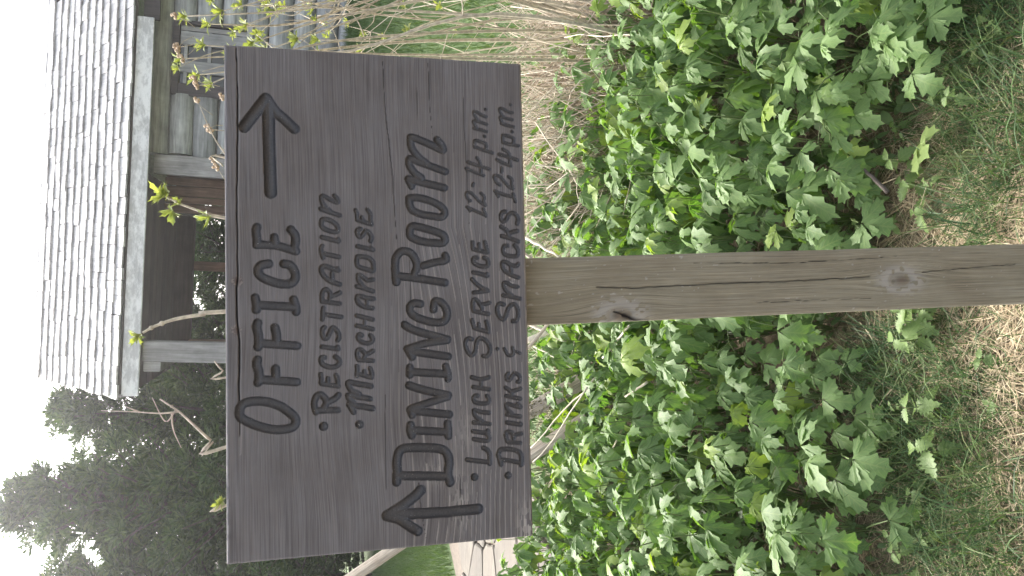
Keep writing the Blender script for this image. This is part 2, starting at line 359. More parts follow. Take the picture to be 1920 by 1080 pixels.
GLYPHS = [('L',[(54,[(-1338,1718),(-1273,1702),(-1227,1643),(-1212,1518),(-1231,1391),(-1278,1265),(-1357,1154),(-1427,1086),(-1486,1070),(-1541,1107),(-1562,1187),(-1565,1283),(-1546,1394),(-1503,1520),(-1448,1629),(-1395,1703),(-1338,1718)])]),
('L',[(54,[(-724,1506),(-773,1518),(-864,1495),(-955,1492),(-991,1504)]),(52,[(-960,1461),(-1005,1062)]),(54,[(-838,1301),(-929,1298)])]),
('L',[(54,[(-282,1503),(-327,1515),(-427,1496),(-543,1493),(-567,1501)]),(52,[(-527,1457),(-568,1049)]),(54,[(-344,1305),(-440,1286),(-498,1290)])]),
('L',[(52,[(-66,1510),(-98,1061)]),(52,[(22,1529),(-70,1514),(-124,1518)]),(50,[(-5,1085),(-94,1057),(-157,1054)])]),
('L',[(54,[(429,1371),(417,1451),(371,1491),(321,1491),(271,1452),(220,1348),(185,1220),(193,1107),(260,1062),(344,1073),(412,1121),(429,1194)])]),
('L',[(50,[(664,1489),(648,1265),(585,1063)]),(52,[(873,1503),(823,1515),(731,1504),(660,1505)]),(50,[(753,1304),(682,1292)]),(52,[(848,1109),(785,1061),(708,1053),(623,1070),(585,1050)])]),
('A',[(72,[(2096,1643),(2455,1388)]),(64,[(2456,1377),(2313,1285),(2208,1170),(2097,1054)]),(74,[(2383,1360),(1871,1353),(1300,1340)])]),
('B',[(55,[(-1552,749),(-1553,747)])]),
('L',[(41,[(-1377,833),(-1314,852),(-1247,852),(-1182,822),(-1171,773),(-1220,725),(-1279,713),(-1320,734)]),(40,[(-1357,824),(-1365,578)]),(39,[(-1259,684),(-1225,609),(-1185,568)])]),
('L',[(30,[(-1038,763),(-1075,566)]),(29,[(-924,774),(-983,767),(-1025,772)]),(29,[(-974,689),(-1020,689)]),(29,[(-939,593),(-999,573),(-1062,574)])]),
('L',[(31,[(-719,727),(-722,760),(-752,770),(-798,753),(-834,687),(-841,621),(-818,563),(-784,546),(-742,562),(-715,599)])]),
('L',[(29,[(-588,754),(-623,560)]),(29,[(-597,568),(-619,560)])]),
('L',[(30,[(-352,723),(-381,748),(-432,748),(-483,728),(-476,687),(-409,657),(-359,624),(-385,582),(-437,554),(-488,550),(-513,567)])]),
('L',[(29,[(-111,732),(-170,741),(-212,742),(-255,746)]),(29,[(-196,713),(-229,522)])]),
('L',[(29,[(-36,744),(-64,537)]),(29,[(-19,748),(49,747),(100,726),(108,684),(65,652),(6,656)]),(29,[(35,619),(51,569),(72,531)])]),
('L',[(31,[(175,534),(205,625),(261,707),(338,752),(381,747),(402,706),(372,631),(346,548)]),(28,[(312,624),(235,625)]),(26,[(372,556),(346,544)])]),
('L',[(27,[(650,736),(611,753),(543,741),(500,729)]),(29,[(551,712),(513,538)])]),
('L',[(29,[(758,739),(707,544)]),(28,[(733,547),(712,539)])]),
('L',[(30,[(929,745),(972,736),(981,690),(956,616),(905,558),(854,546),(828,567),(827,617),(852,692),(886,737),(929,745)])]),
('L',[(29,[(1109,751),(1068,639),(1031,523)]),(29,[(1085,639),(1144,705),(1212,738),(1264,737),(1265,704),(1223,629),(1194,546),(1242,554),(1276,583)])]),
('B',[(51,[(-1553,319),(-1553,317)])]),
('L',[(36,[(-1399,387),(-1335,420),(-1300,440)]),(39,[(-1308,436),(-1332,303),(-1364,160)]),(36,[(-1286,386),(-1232,439),(-1203,447),(-1195,426),(-1248,184)]),(36,[(-1187,318),(-1132,409),(-1055,450),(-1034,437),(-1040,399),(-1091,173)])]),
('L',[(29,[(-932,331),(-985,163)]),(29,[(-839,338),(-890,334),(-953,339)]),(27,[(-901,250),(-944,243)]),(29,[(-870,178),(-930,158),(-985,163)])]),
('L',[(29,[(-762,316),(-778,143)]),(29,[(-749,324),(-685,336),(-639,318),(-644,276),(-684,235),(-685,192),(-657,141)]),(26,[(-735,252),(-701,226)])]),
('L',[(29,[(-461,274),(-451,307),(-485,320),(-524,300),(-556,241),(-557,182),(-533,143),(-490,147),(-463,168)])]),
('L',[(29,[(-340,331),(-387,137)]),(29,[(-216,329),(-267,139)]),(22,[(-273,237),(-342,241)])]),
('L',[(30,[(-126,142),(-107,235),(-68,302),(-16,326),(23,317),(22,275),(0,208),(-10,123)]),(24,[(-26,204),(-99,205)])]),
('L',[(29,[(147,324),(121,231),(85,130)]),(29,[(129,231),(199,290),(268,310),(289,297),(259,246),(224,196),(232,128)])]),
('L',[(30,[(340,126),(366,228),(405,312),(509,315),(518,260),(500,175),(448,124),(388,117),(340,126)])]),
('L',[(29,[(647,309),(604,122)]),(29,[(626,147),(604,122)])]),
('L',[(29,[(865,272),(847,310),(795,307),(765,277),(796,239),(840,204),(814,162),(762,137),(714,150)])]),
('L',[(28,[(977,304),(923,130)]),(26,[(1099,328),(1047,311),(982,312)]),(24,[(1013,252),(970,232)]),(26,[(1110,183),(1049,145),(979,146),(923,134)])]),
('A',[(67,[(-2680,-12),(-2682,-191),(-2702,-671),(-2695,-1150)]),(65,[(-2685,1),(-2603,-154),(-2524,-283),(-2455,-375),(-2407,-421)]),(62,[(-2691,1),(-2742,-151),(-2827,-265),(-2907,-380)])]),
('L',[(56,[(-2209,-147),(-2258,-759)]),(57,[(-2284,-127),(-2157,-135),(-2017,-135),(-1917,-165),(-1877,-243),(-1883,-451),(-1910,-673),(-1980,-765),(-2085,-789),(-2227,-773),(-2338,-797)])]),
('L',[(51,[(-1662,-335),(-1707,-784)]),(51,[(-1593,-311),(-1661,-305),(-1725,-324)]),(51,[(-1598,-781),(-1687,-785),(-1757,-788)])]),
('L',[(49,[(-1471,-333),(-1406,-310)]),(51,[(-1418,-339),(-1488,-804)]),(49,[(-1392,-320),(-1337,-510),(-1266,-788)]),(51,[(-1101,-300),(-1174,-513),(-1246,-794)])]),
('L',[(51,[(-935,-348),(-977,-789)]),(49,[(-877,-314),(-969,-312)]),(49,[(-883,-771),(-962,-795),(-1037,-798)])]),
('L',[(49,[(-750,-346),(-654,-293)]),(51,[(-675,-323),(-755,-804)]),(49,[(-644,-288),(-582,-524),(-549,-798)]),(51,[(-342,-259),(-398,-347),(-462,-526),(-539,-798)])]),
('L',[(51,[(-81,-463),(-75,-383),(-109,-333),(-169,-332),(-230,-380),(-282,-490),(-319,-630),(-312,-752),(-247,-799),(-147,-791),(-65,-726),(-54,-650),(-114,-634),(-154,-628)])]),
('L',[(51,[(194,-164),(283,-156),(393,-153),(503,-164),(583,-235),(573,-335),(493,-404),(392,-427),(317,-400)]),(51,[(273,-190),(242,-439),(184,-783)]),(49,[(402,-508),(442,-645),(472,-799),(533,-795)])]),
('L',[(51,[(845,-345),(900,-371),(901,-451),(862,-602),(807,-754),(747,-799),(696,-762),(695,-650),(710,-508),(764,-368),(845,-345)])]),
('L',[(49,[(1230,-342),(1266,-357),(1271,-458),(1245,-579),(1191,-711),(1126,-786),(1065,-795),(1029,-749),(1038,-636),(1061,-495),(1120,-375),(1230,-342)])]),
('L',[(47,[(1418,-380),(1504,-336)]),(51,[(1509,-342),(1458,-563),(1408,-797)]),(49,[(1528,-504),(1587,-424),(1677,-360),(1748,-351),(1764,-386),(1704,-568),(1619,-812)]),(49,[(1724,-568),(1802,-468),(1912,-389),(2013,-373),(2046,-381),(2036,-442),(1971,-614),(1895,-787),(1977,-768),(2027,-717)])]),
('B',[(49,[(-2292,-1112),(-2292,-1113)])]),
('L',[(31,[(-2069,-1023),(-2097,-1179),(-2118,-1305)]),(31,[(-2136,-1314),(-2040,-1316),(-1968,-1291),(-1934,-1237)])]),
('L',[(29,[(-1814,-1114),(-1837,-1212),(-1842,-1303),(-1790,-1309),(-1748,-1269)]),(29,[(-1717,-1107),(-1736,-1215),(-1746,-1305)]),(28,[(-1715,-1301),(-1776,-1304)])]),
('L',[(29,[(-1605,-1118),(-1634,-1326)]),(29,[(-1598,-1227),(-1532,-1147),(-1470,-1121),(-1453,-1140),(-1479,-1221),(-1493,-1320)])]),
('L',[(29,[(-1270,-1180),(-1269,-1144),(-1303,-1121),(-1348,-1142),(-1369,-1223),(-1364,-1305),(-1321,-1324),(-1276,-1298)])]),
('L',[(29,[(-1154,-1124),(-1193,-1328)]),(29,[(-1030,-1104),(-1058,-1203),(-1054,-1276),(-1038,-1327)]),(22,[(-1079,-1226),(-1145,-1224)])]),
('L',[(29,[(-547,-1120),(-532,-1079),(-567,-1038),(-637,-1036),(-718,-1071),(-750,-1111),(-703,-1157),(-615,-1173),(-553,-1197),(-537,-1243),(-574,-1306),(-646,-1350),(-717,-1348),(-769,-1310),(-763,-1265)])]),
('L',[(29,[(-401,-1150),(-459,-1336)]),(29,[(-303,-1125),(-366,-1142),(-401,-1150)]),(26,[(-349,-1211),(-407,-1216)]),(28,[(-325,-1312),(-387,-1329),(-459,-1336)])]),
('L',[(29,[(-184,-1151),(-227,-1342)]),(29,[(-170,-1146),(-90,-1139),(-37,-1154),(-42,-1190),(-100,-1235),(-154,-1261)]),(29,[(-101,-1262),(-93,-1317),(-80,-1354)])]),
('L',[(29,[(227,-1137),(164,-1195),(119,-1258),(78,-1344)]),(29,[(53,-1156),(65,-1257),(76,-1344)])]),
('L',[(29,[(316,-1157),(298,-1235),(269,-1335)]),(28,[(293,-1336),(269,-1340)])]),
('L',[(29,[(504,-1212),(504,-1175),(468,-1156),(424,-1183),(392,-1264),(396,-1338),(432,-1357),(486,-1340),(504,-1299)])]),
('L',[(29,[(616,-1160),(572,-1347)]),(29,[(706,-1153),(657,-1156),(616,-1160)]),(26,[(680,-1239),(621,-1242)]),(28,[(707,-1318),(648,-1335),(572,-1347)])]),
('L',[(23,[(1162,-1094),(1119,-1189),(1062,-1331)]),(19,[(1109,-1132),(1153,-1103)]),(22,[(1140,-1308),(1094,-1327),(1047,-1342)])]),
('L',[(22,[(1244,-1137),(1288,-1093),(1342,-1089),(1357,-1122),(1326,-1176),(1246,-1248),(1189,-1338)]),(22,[(1189,-1334),(1238,-1316),(1302,-1323),(1347,-1282)])]),
('L',[(21,[(1471,-1184),(1444,-1174)])]),
('L',[(22,[(1668,-1092),(1634,-1174),(1579,-1320)]),(24,[(1750,-1121),(1717,-1222),(1668,-1396)]),(21,[(1813,-1238),(1755,-1273),(1674,-1290),(1610,-1288)]),(19,[(1668,-1092),(1630,-1108)])]),
('L',[(24,[(1959,-1213),(1917,-1319),(1885,-1448)]),(24,[(1950,-1213),(2013,-1210),(2037,-1229),(2026,-1293),(2001,-1358),(1955,-1366),(1918,-1351)])]),
('L',[(23,[(2097,-1346),(2095,-1347)])]),
('L',[(23,[(2200,-1210),(2181,-1297),(2159,-1375)]),(22,[(2216,-1242),(2278,-1202),(2299,-1221),(2282,-1299),(2260,-1378)]),(22,[(2308,-1263),(2379,-1214),(2417,-1214),(2413,-1256),(2375,-1320),(2359,-1371)])]),
('L',[(22,[(2456,-1368),(2454,-1369)])]),
('B',[(47,[(-2303,-1552),(-2303,-1553)])]),
('L',[(31,[(-2159,-1464),(-2083,-1443),(-2021,-1431),(-1970,-1464),(-1967,-1547),(-1981,-1639),(-2021,-1712),(-2084,-1738),(-2146,-1736),(-2181,-1731)]),(29,[(-2098,-1470),(-2119,-1589),(-2154,-1717)])]),
('L',[(28,[(-1880,-1567),(-1899,-1724)]),(29,[(-1866,-1554),(-1798,-1537),(-1759,-1543),(-1748,-1580),(-1777,-1625),(-1835,-1638)]),(29,[(-1792,-1662),(-1786,-1708),(-1779,-1741)])]),
('L',[(29,[(-1628,-1555),(-1665,-1740)]),(27,[(-1651,-1731),(-1661,-1744)])]),
('L',[(29,[(-1525,-1558),(-1562,-1733)]),(28,[(-1521,-1623),(-1456,-1564),(-1402,-1552),(-1393,-1580),(-1416,-1653),(-1442,-1741),(-1394,-1705)])]),
('L',[(29,[(-1287,-1555),(-1333,-1739)]),(28,[(-1180,-1548),(-1237,-1621),(-1281,-1629)]),(28,[(-1230,-1630),(-1218,-1696),(-1202,-1747)])]),
('L',[(27,[(-999,-1590),(-1030,-1561),(-1074,-1569),(-1085,-1606),(-1041,-1635),(-1002,-1673),(-1018,-1719),(-1063,-1746),(-1108,-1736),(-1111,-1708)])]),
('L',[(22,[(-678,-1448),(-679,-1456)]),(24,[(-678,-1542),(-715,-1560),(-756,-1587),(-770,-1623),(-754,-1661),(-709,-1667),(-668,-1654)]),(22,[(-709,-1662),(-740,-1750)])]),
('L',[(29,[(-105,-1552),(-95,-1501),(-140,-1463),(-202,-1462),(-275,-1497),(-298,-1547),(-240,-1581),(-160,-1611),(-116,-1650),(-107,-1697),(-162,-1737),(-243,-1744),(-315,-1719),(-323,-1668)])]),
('L',[(29,[(13,-1550),(-7,-1662),(-33,-1769)]),(28,[(11,-1662),(71,-1589),(134,-1558),(175,-1564),(170,-1610),(133,-1675),(123,-1740)])]),
('L',[(29,[(243,-1757),(278,-1660),(333,-1577),(396,-1542),(441,-1547),(450,-1589),(414,-1654),(395,-1728),(423,-1762)]),(25,[(387,-1658),(291,-1665)])]),
('L',[(29,[(663,-1623),(654,-1576),(595,-1556),(541,-1592),(523,-1666),(527,-1741),(577,-1761),(623,-1753),(668,-1717)])]),
('L',[(29,[(788,-1547),(763,-1653),(716,-1770)]),(29,[(911,-1540),(868,-1609),(795,-1645)]),(29,[(836,-1669),(860,-1759)])]),
('L',[(29,[(1111,-1606),(1097,-1559),(1033,-1539),(979,-1565),(1007,-1613),(1062,-1642),(1095,-1700),(1063,-1755),(1009,-1773),(954,-1757)])]),
('L',[(24,[(1378,-1468),(1335,-1584),(1308,-1714)]),(21,[(1310,-1513),(1360,-1482)]),(23,[(1347,-1715),(1292,-1728),(1246,-1741)])]),
('L',[(23,[(1462,-1540),(1497,-1490),(1560,-1463),(1586,-1487),(1571,-1543),(1509,-1597),(1446,-1652),(1413,-1712)]),(23,[(1415,-1713),(1484,-1700),(1539,-1702),(1574,-1655)])]),
('L',[(22,[(1687,-1566),(1632,-1565)])]),
('L',[(24,[(1795,-1506),(1752,-1594),(1719,-1692)]),(26,[(1865,-1541),(1841,-1643),(1800,-1784)]),(23,[(1936,-1589),(1901,-1654),(1838,-1686),(1737,-1678)])]),
('L',[(24,[(2028,-1592),(2004,-1685),(1990,-1803)]),(23,[(2037,-1592),(2101,-1589),(2125,-1604),(2110,-1678),(2089,-1735),(2043,-1738),(2014,-1723)])]),
('L',[(24,[(2177,-1720),(2175,-1721)])]),
('L',[(23,[(2276,-1579),(2256,-1654),(2239,-1743)]),(22,[(2277,-1598),(2349,-1562),(2364,-1581),(2349,-1656),(2334,-1727)]),(22,[(2361,-1609),(2437,-1564),(2479,-1565),(2472,-1612),(2438,-1677),(2431,-1729)])]),
('L',[(21,[(2537,-1710),(2535,-1711)])])]

# ------------------------------------------------------------------ ground
xs = np.concatenate([np.linspace(-160, -14, 14), np.linspace(-12, 12, 97), np.linspace(14, 160, 14)])
ys = np.concatenate([np.linspace(-60, -4, 8), np.linspace(-2, 16, 91), np.linspace(18, 220, 16)])
X, Y = np.meshgrid(xs, ys, indexing='ij')
g = link('ground', mesh_np('ground', np.stack([X, Y, terrain(X, Y)], -1).reshape(-1, 3), grid_faces(len(xs), len(ys))), M_ground)
tag(g, kind='structure')

# ------------------------------------------------------------------ flagstone path
def clip(poly, nx, ny, d):
    out = []
    for i in range(len(poly)):
        p, q = poly[i], poly[(i + 1) % len(poly)]
        a, c = p[0] * nx + p[1] * ny - d, q[0] * nx + q[1] * ny - d
        if a <= 0: out.append(p)
        if a * c < 0:
            t = a / (a - c); out.append((p[0] + t * (q[0] - p[0]), p[1] + t * (q[1] - p[1])))
    return out
def inside(x, y, poly):
    r = False
    for i in range(len(poly)):
        (x1, y1), (x2, y2) = poly[i], poly[i - 1]
        if (y1 > y) != (y2 > y) and x < (x2 - x1) * (y - y1) / (y2 - y1) + x1: r = not r
    return r
PATH = [(-4.6, 3.6), (-1.6, 3.8), (-1.15, 4.7), (-.95, 6.5), (-.9, 9), (-1, 12), (-2.1, 12), (-2.3, 9.5), (-2.15, 7.2), (-2.6, 6.5), (-4.6, 6.3)]
px_, py_ = np.array(PATH).T
bed_v = np.array([(x, y, float(terrain(x, y)) + .006) for x, y in PATH])
path = link('path', mesh_np('path', bed_v, [np.array([[0, 1, 2, 9], [0, 9, 10, 10]])[:1], np.array([[0, 9, 10], [2, 3, 8]]), np.array([[2, 8, 9]]), np.array([[3, 4, 7], [3, 7, 8], [4, 5, 6], [4, 6, 7]])]), plain_mat('path_grit', (.16, .13, .1), .95), None)
tag(path, kind='structure')
pts = []
for yy in np.arange(3.4, 12.2, .42):
    for xx in np.arange(-4.8, -.6, .62):
        pts.append((xx + U(-.2, .2) + .3 * (int(yy / .42) % 2), yy + U(-.13, .13)))
for i, (cx, cy) in enumerate(pts):
    if not inside(cx, cy, PATH): continue
    poly = [(cx - .6, cy - .6), (cx + .6, cy - .6), (cx + .6, cy + .6), (cx - .6, cy + .6)]
    for j, (qx, qy) in enumerate(pts):
        if j == i or abs(qx - cx) > 1.3 or abs(qy - cy) > 1.3: continue
        dx, dy = qx - cx, qy - cy; L = math.hypot(dx, dy)
        poly = clip(poly, dx / L, dy / L, (dx * (qx + cx) / 2 + dy * (qy + cy) / 2) / L - .008)
    if len(poly) < 3: continue
    ring = []                                   # chip the corners and wobble the sides a little
    for k in range(len(poly)):
        p, q = poly[k], poly[(k + 1) % len(poly)]
        for t in (.08, .5, .92):
            ring.append((p[0] + t * (q[0] - p[0]) + U(-.006, .006), p[1] + t * (q[1] - p[1]) + U(-.006, .006)))
    m_ = len(ring); z0 = float(terrain(cx, cy)); tx, ty = U(-.01, .01), U(-.01, .01)
    gx = float(terrain(cx + .1, cy) - terrain(cx - .1, cy)) / .2; gy = float(terrain(cx, cy + .1) - terrain(cx, cy - .1)) / .2
    V = [(x - cx, y - cy, (x - cx) * gx + (y - cy) * gy - .03) for x, y in ring]
    V += [(x - cx, y - cy, .022 + (x - cx) * (gx + tx) + (y - cy) * (gy + ty)) for x, y in ring]
    V += [((x - cx) * .96, (y - cy) * .96, .03 + (x - cx) * (gx + tx) + (y - cy) * (gy + ty)) for x, y in ring]
    F4 = [(r * m_ + k, r * m_ + (k + 1) % m_, (r + 1) * m_ + (k + 1) % m_, (r + 1) * m_ + k) for r in (0, 1) for k in range(m_)]
    link('flagstone', mesh_np('flagstone', np.array(V), [np.array(F4), np.array([[2 * m_ + k for k in range(m_)]])], False), M_stone, path, (cx, cy, z0 + .004))

# ------------------------------------------------------------------ log cabin
CB = Vector((1.6, 13.6, 0.9))
cabin = thing('log_cabin', 'weathered grey log cabin with wood shingle roof and open porch behind the sign', 'cabin', CB)
def cpart(name, VF, mat, parent=None, smooth=False, origin=None):
    V, F = VF; V = np.asarray(V, float)
    par = parent or cabin
    o = Vector(origin) if origin is not None else CB
    me = mesh_np(name, V - np.array(o), F, smooth)
    base = CB if par is cabin else par['_w']
    ob = link(name, me, mat, par, Vector(o) - Vector(base))
    return ob
def mid(VF): 
    V = np.asarray(VF[0]); return (V.max(0) + V.min(0)) / 2
def cbox(name, x0, x1, y0, y1, z0, z1, mat, bev=.01, parent=None):
    VF = box_v(x0, x1, y0, y1, z0, z1, bev); return cpart(name, VF, mat, parent, False, mid(VF))
SL = math.radians(36); EY, EZ = 11.86, 3.84; RIDGE = 3.02
sx0, sx1 = -1.74, 4.1
def slope(s, up=0):        # a point on the front roof slope, s metres up from the eave
    return EY + s * math.cos(SL) - up * math.sin(SL), EZ + s * math.sin(SL) + up * math.cos(SL)
def slab(x0, x1, pts):
    V = np.array([(x, y, z) for x in (x0, x1) for y, z in pts]); k = len(pts)
    F = np.array([(i, (i + 1) % k, k + (i + 1) % k, k + i) for i in range(k)])
    return V, [F, np.array([list(range(k))[::-1], [k + i for i in range(k)]])]
ry, rz = slope(RIDGE)
f0, f1 = slope(.02, -.03), slope(.02, -.075); t0, t1 = slope(RIDGE, -.03), slope(RIDGE, -.09)
cpart('roof_deck', slab(sx0 + .03, 7.2, [f0, t0, t1, f1]), M_deck)
cpart('back_roof', slab(sx0 + .03, 7.2, [(ry, rz), (2 * ry - EY, EZ - .02), (2 * ry - EY, EZ - .09), (ry, rz - .1)]), M_shingle)
def shingle_mesh(i):
    L, wob = .36, rng.uniform(-.006, .006, 6)
    V = np.array([(-.5, 0 + wob[0], 0), (.5, wob[1], 0), (-.5, wob[0], .022), (-.17, wob[2] - .004, .022 + wob[4] * .4), (.2, wob[3] - .004, .022 + wob[5] * .4), (.5, wob[1], .022),
                  (-.5, L, .004), (-.17, L, .006), (.2, L, .005), (.5, L, .004)])
    F = [np.array([(2, 3, 7, 6), (3, 4, 8, 7), (4, 5, 9, 8)]), np.array([(0, 1, 5, 4), ]), np.array([(0, 4, 3), (0, 3, 2), (0, 2, 6), (1, 9, 5)])]
    return mesh_np('shingle', V, F, False)
SH = [shingle_mesh(i) for i in range(6)]
row = 0; s = -.03
while s < RIDGE - .1:
    x = sx0 + U(-.14, 0)
    while x < sx1:
        wd = U(.17, .33)
        yy, zz = slope(s + U(-.02, .02), .0 + .012 * vnoise(x * .9, s * 2, 5))
        x0 = max(x, sx0 + U(-.015, .015)); w2 = x + wd - x0
        if w2 > .05:
            o = link('shingle', SH[int(rng.integers(6))], M_shingle, cabin, Vector((x0 + w2 / 2, yy, zz)) - CB, (SL - .05 + U(-.022, .022), U(-.02, .02), U(-.02, .02)))
            o.scale = ((w2 - U(.003, .011)), 1, U(.8, 1.35))
        x += wd
    row += 1; s += .247 + U(-.008, .008)
more, s = [], -.03                            # the roof beyond the photo's edge: the same courses as one piece
while s < RIDGE - .1:
    x = sx1 + U(0, .15)
    while x < 7.2:
        wd = U(.17, .33); y0, z0 = slope(s + U(-.02, .02)); y1, z1 = slope(s + .34, -.012)
        more.append((np.array([(x, y0, z0), (x + wd - .008, y0, z0), (x, y0 - .012, z0 + .016), (x + wd - .008, y0 - .012, z0 + .016), (x, y1, z1), (x + wd - .008, y1, z1)]), np.array([(0, 1, 3, 2), (2, 3, 5, 4)]))); x += wd
    s += .247
o = cpart('shingle_courses', merge(more), M_shingle); tag(o, kind='stuff')
cbox('fascia_or_shade_strip', -1.70, 3.48, 11.88, 11.93, 3.585, 3.80, M_fascia, .006)
cbox('fascia_or_shade_strip', 3.50, 7.2, 12.06, 12.11, 3.55, 3.76, M_casing, .006)  # dark strip standing in for the shadow gap past the fascia's end
for x0 in (-1.62, ): cpart('rake_board', slab(x0 - .1, x0 - .06, [slope(-.02, -.035), slope(RIDGE, -.035), slope(RIDGE, -.2), slope(-.02, -.2)]), M_grey)
# porch: ceiling boards, back beam, floor, posts
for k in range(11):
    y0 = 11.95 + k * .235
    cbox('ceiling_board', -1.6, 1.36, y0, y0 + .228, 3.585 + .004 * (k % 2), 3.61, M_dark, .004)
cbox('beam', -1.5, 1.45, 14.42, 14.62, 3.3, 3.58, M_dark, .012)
cbox('beam', -1.38, -1.22, 12.0, 14.4, 3.33, 3.56, M_grey, .012)
cbox('porch_floor', -1.5, 1.45, 11.95, 14.7, .74, .86, M_brown, .01)
cbox('porch_post', -1.24, -.95, 11.98, 12.2, .86, 3.575, M_grey, .015)
cbox('porch_post', -1.3, -1.1, 14.4, 14.6, .86, 3.32, M_brown, .015)
cbox('porch_post', .06, .22, 14.45, 14.6, .86, 3.29, M_brown, .01)
cbox('corner_board', 1.39, 1.67, 12.22, 12.3, .8, 3.575, M_grey, .01)
x = .93
for wd in (.15, .11, .16, .13):
    cbox('wall_plank', x, x + wd - .012, 13.2 + U(0, .03), 13.25, .86, 3.58, M_brown, .006); x += wd
cbox('wall_plank', .90, .96, 13.25, 13.31, .86, 3.58, M_casing, .004)
cbox('side_wall', 1.48, 1.56, 13.26, 15.6, .8, 3.58, M_brown, .01)
# logs of the front wall
def log(x0, x1, z, r=.172, y=12.5):
    k = max(3, int((x1 - x0) / .35) + 2); n_ = 12
    xs_ = np.linspace(x0, x1, k); V = []
    for i, xx in enumerate(xs_):
        rr = r * (1 + .03 * math.sin(xx * 2.1 + z * 9)) * (.93 if i in (0, k - 1) else 1)
        for a in range(n_):
            th = 2 * math.pi * a / n_
            c = rr * (1 + .05 * math.sin(3 * th + z * 7))
            V.append((xx, y - .02 * math.sin(xx * 1.3 + z * 5) + c * math.cos(th) * .95, z + c * math.sin(th)))
    V = np.array(V); F = []
    for i in range(k - 1):
        for a in range(n_): F.append((i * n_ + a, i * n_ + (a + 1) % n_, (i + 1) * n_ + (a + 1) % n_, (i + 1) * n_ + a))
    VF = (V, [np.array(F), np.array([list(range(n_)), [(k - 1) * n_ + a for a in range(n_)][::-1]])])
    cpart('log', VF, M_log, None, True, mid(VF))
    return
WX0, WX1, WZ0, WZ1 = 2.56, 3.64, 2.42, 3.42
for z in (3.60, 3.27, 2.95, 2.61, 2.28, 1.95, 1.62, 1.29, .96):
    if WZ0 - .1 < z < WZ1:
        log(1.69 + U(0, .08), WX0 + .02, z); log(WX1 - .02, 7.0, z)
    else: log(1.69 + U(0, .08), 7.0, z)
cbox('wall', 1.7, 2.58, 12.52, 12.58, .7, 3.7, M_chink, .0); cbox('wall', 3.62, 7.0, 12.52, 12.58, .7, 3.7, M_chink, .0)
cbox('wall', 2.58, 3.62, 12.523, 12.58, .7, 2.4, M_chink, .0)
cbox('wall', 7.0, 7.1, 12.5, 15.7, .7, 3.8, M_brown); cbox('wall', 1.56, 7.0, 15.6, 15.7, .7, 3.8, M_brown)
win = cbox('window', WX0, WX1, 12.36, 12.44, WZ1 - .09, WZ1, M_casing, .008)
win['_w'] = tuple(mid(box_v(WX0, WX1, 12.36, 12.44, WZ1 - .09, WZ1)))
cbox('casing', WX0, WX0 + .17, 12.36, 12.44, WZ0, WZ1 - .093, M_casing, .008, win)
cbox('casing', WX1 - .06, WX1, 12.36, 12.44, WZ0, WZ1 - .093, M_casing, .008, win)
cbox('sill', WX0 - .06, WX1 + .06, 12.3, 12.5, WZ0 - .09, WZ0 - .003, M_grey, .01, win)
cbox('pane', WX0 + .17, WX1 - .06, 12.455, 12.46, WZ0, WZ1 - .09, M_glass, 0, win)
for x0, wd, mt in ((2.9, .17, M_white), (3.3, .19, M_white), (3.5, .07, M_grey)):
    cbox('sash_stile', x0, x0 + wd, 12.39, 12.452, WZ0 + .002, WZ1 - .095, mt, .006, win)
for z in (WZ0 + .01, WZ0 + .48, WZ1 - .2):
    cbox('sash_rail', WX0 + .18, WX1 - .07, 12.40, 12.447, z, z + .05, M_white, .005, win)
del win['_w']

# ------------------------------------------------------------------ evergreens
def evergreen(seed, h=5.4, rad=1.7):
    r = np.random.default_rng(seed)
    sp, wd, sd = [], [], []
    limbs = []
    nb = 150
    for i in range(nb):
        t = (i + r.uniform()) / nb
        z = .15 + t * h * .97
        L = rad * (1 - t) ** .62 * r.uniform(.5, 1.12) + .12
        az_ = r.uniform(0, 2 * np.pi); rise = r.uniform(-.15, .55) + .7 * t
        d = np.array([np.cos(az_), np.sin(az_), rise]); d /= np.linalg.norm(d)
        k = 5; s_ = np.linspace(0, 1, k)[:, None]
        P = np.array([0, 0, z]) + d * L * s_ + np.array([0, 0, 1]) * (.22 * L * s_ ** 2 - .1 * L * s_)
        limbs.append(P)
        nt_ = max(2, int(2 + 3.2 * L))
        for q in range(nt_):
            u = (q + r.uniform(.3, .9)) / nt_ * .85 + .15
            tc = P[0] + (P[-1] - P[0]) * u + np.array([0, 0, .12 * u * L]) + r.normal(0, .06, 3)
            tr = r.uniform(.10, .2) * (1.15 - .3 * t); tup = d * .7 + np.array([0, 0, .8]); tup /= np.linalg.norm(tup)
            for e in range(int(46 + 240 * tr)):
                a = r.normal(0, 1, 3); a /= np.linalg.norm(a); a = a * .75 + tup * r.uniform(.2, .9); a /= np.linalg.norm(a)
                ln = r.uniform(.05, .13)
                c0 = tc + a * tr * r.uniform(.15, 1.0)
                sp.append([c0, c0 + a * ln * .5 + r.normal(0, .006, 3), c0 + a * ln])
                w_ = r.uniform(.016, .032); wd.append([w_ * .55, w_, w_ * .25])
                s3 = np.cross(a, r.normal(0, 1, 3)); sd.append(s3 / (np.linalg.norm(s3) + 1e-9))
    crown = mesh_np('crown', *ribbons(np.array(sp), np.array(wd), np.array(sd)), smooth=True)
    lb = np.array(limbs); rr = np.linspace(.028, .006, 5)[None, :] * np.ones((len(lb), 1))
    tz = np.linspace(0, h * .98, 9); tp = np.stack([.05 * np.sin(tz * 1.3), .05 * np.cos(tz * 1.7) - .05, tz], -1)[None]
    trunk = mesh_np('trunk', *merge([tubes(tp, np.linspace(.13, .015, 9)[None], 9), tubes(lb, rr, 4)]))
    return crown, trunk
EV = [evergreen(1), evergreen(2, 5.0, 1.5)]
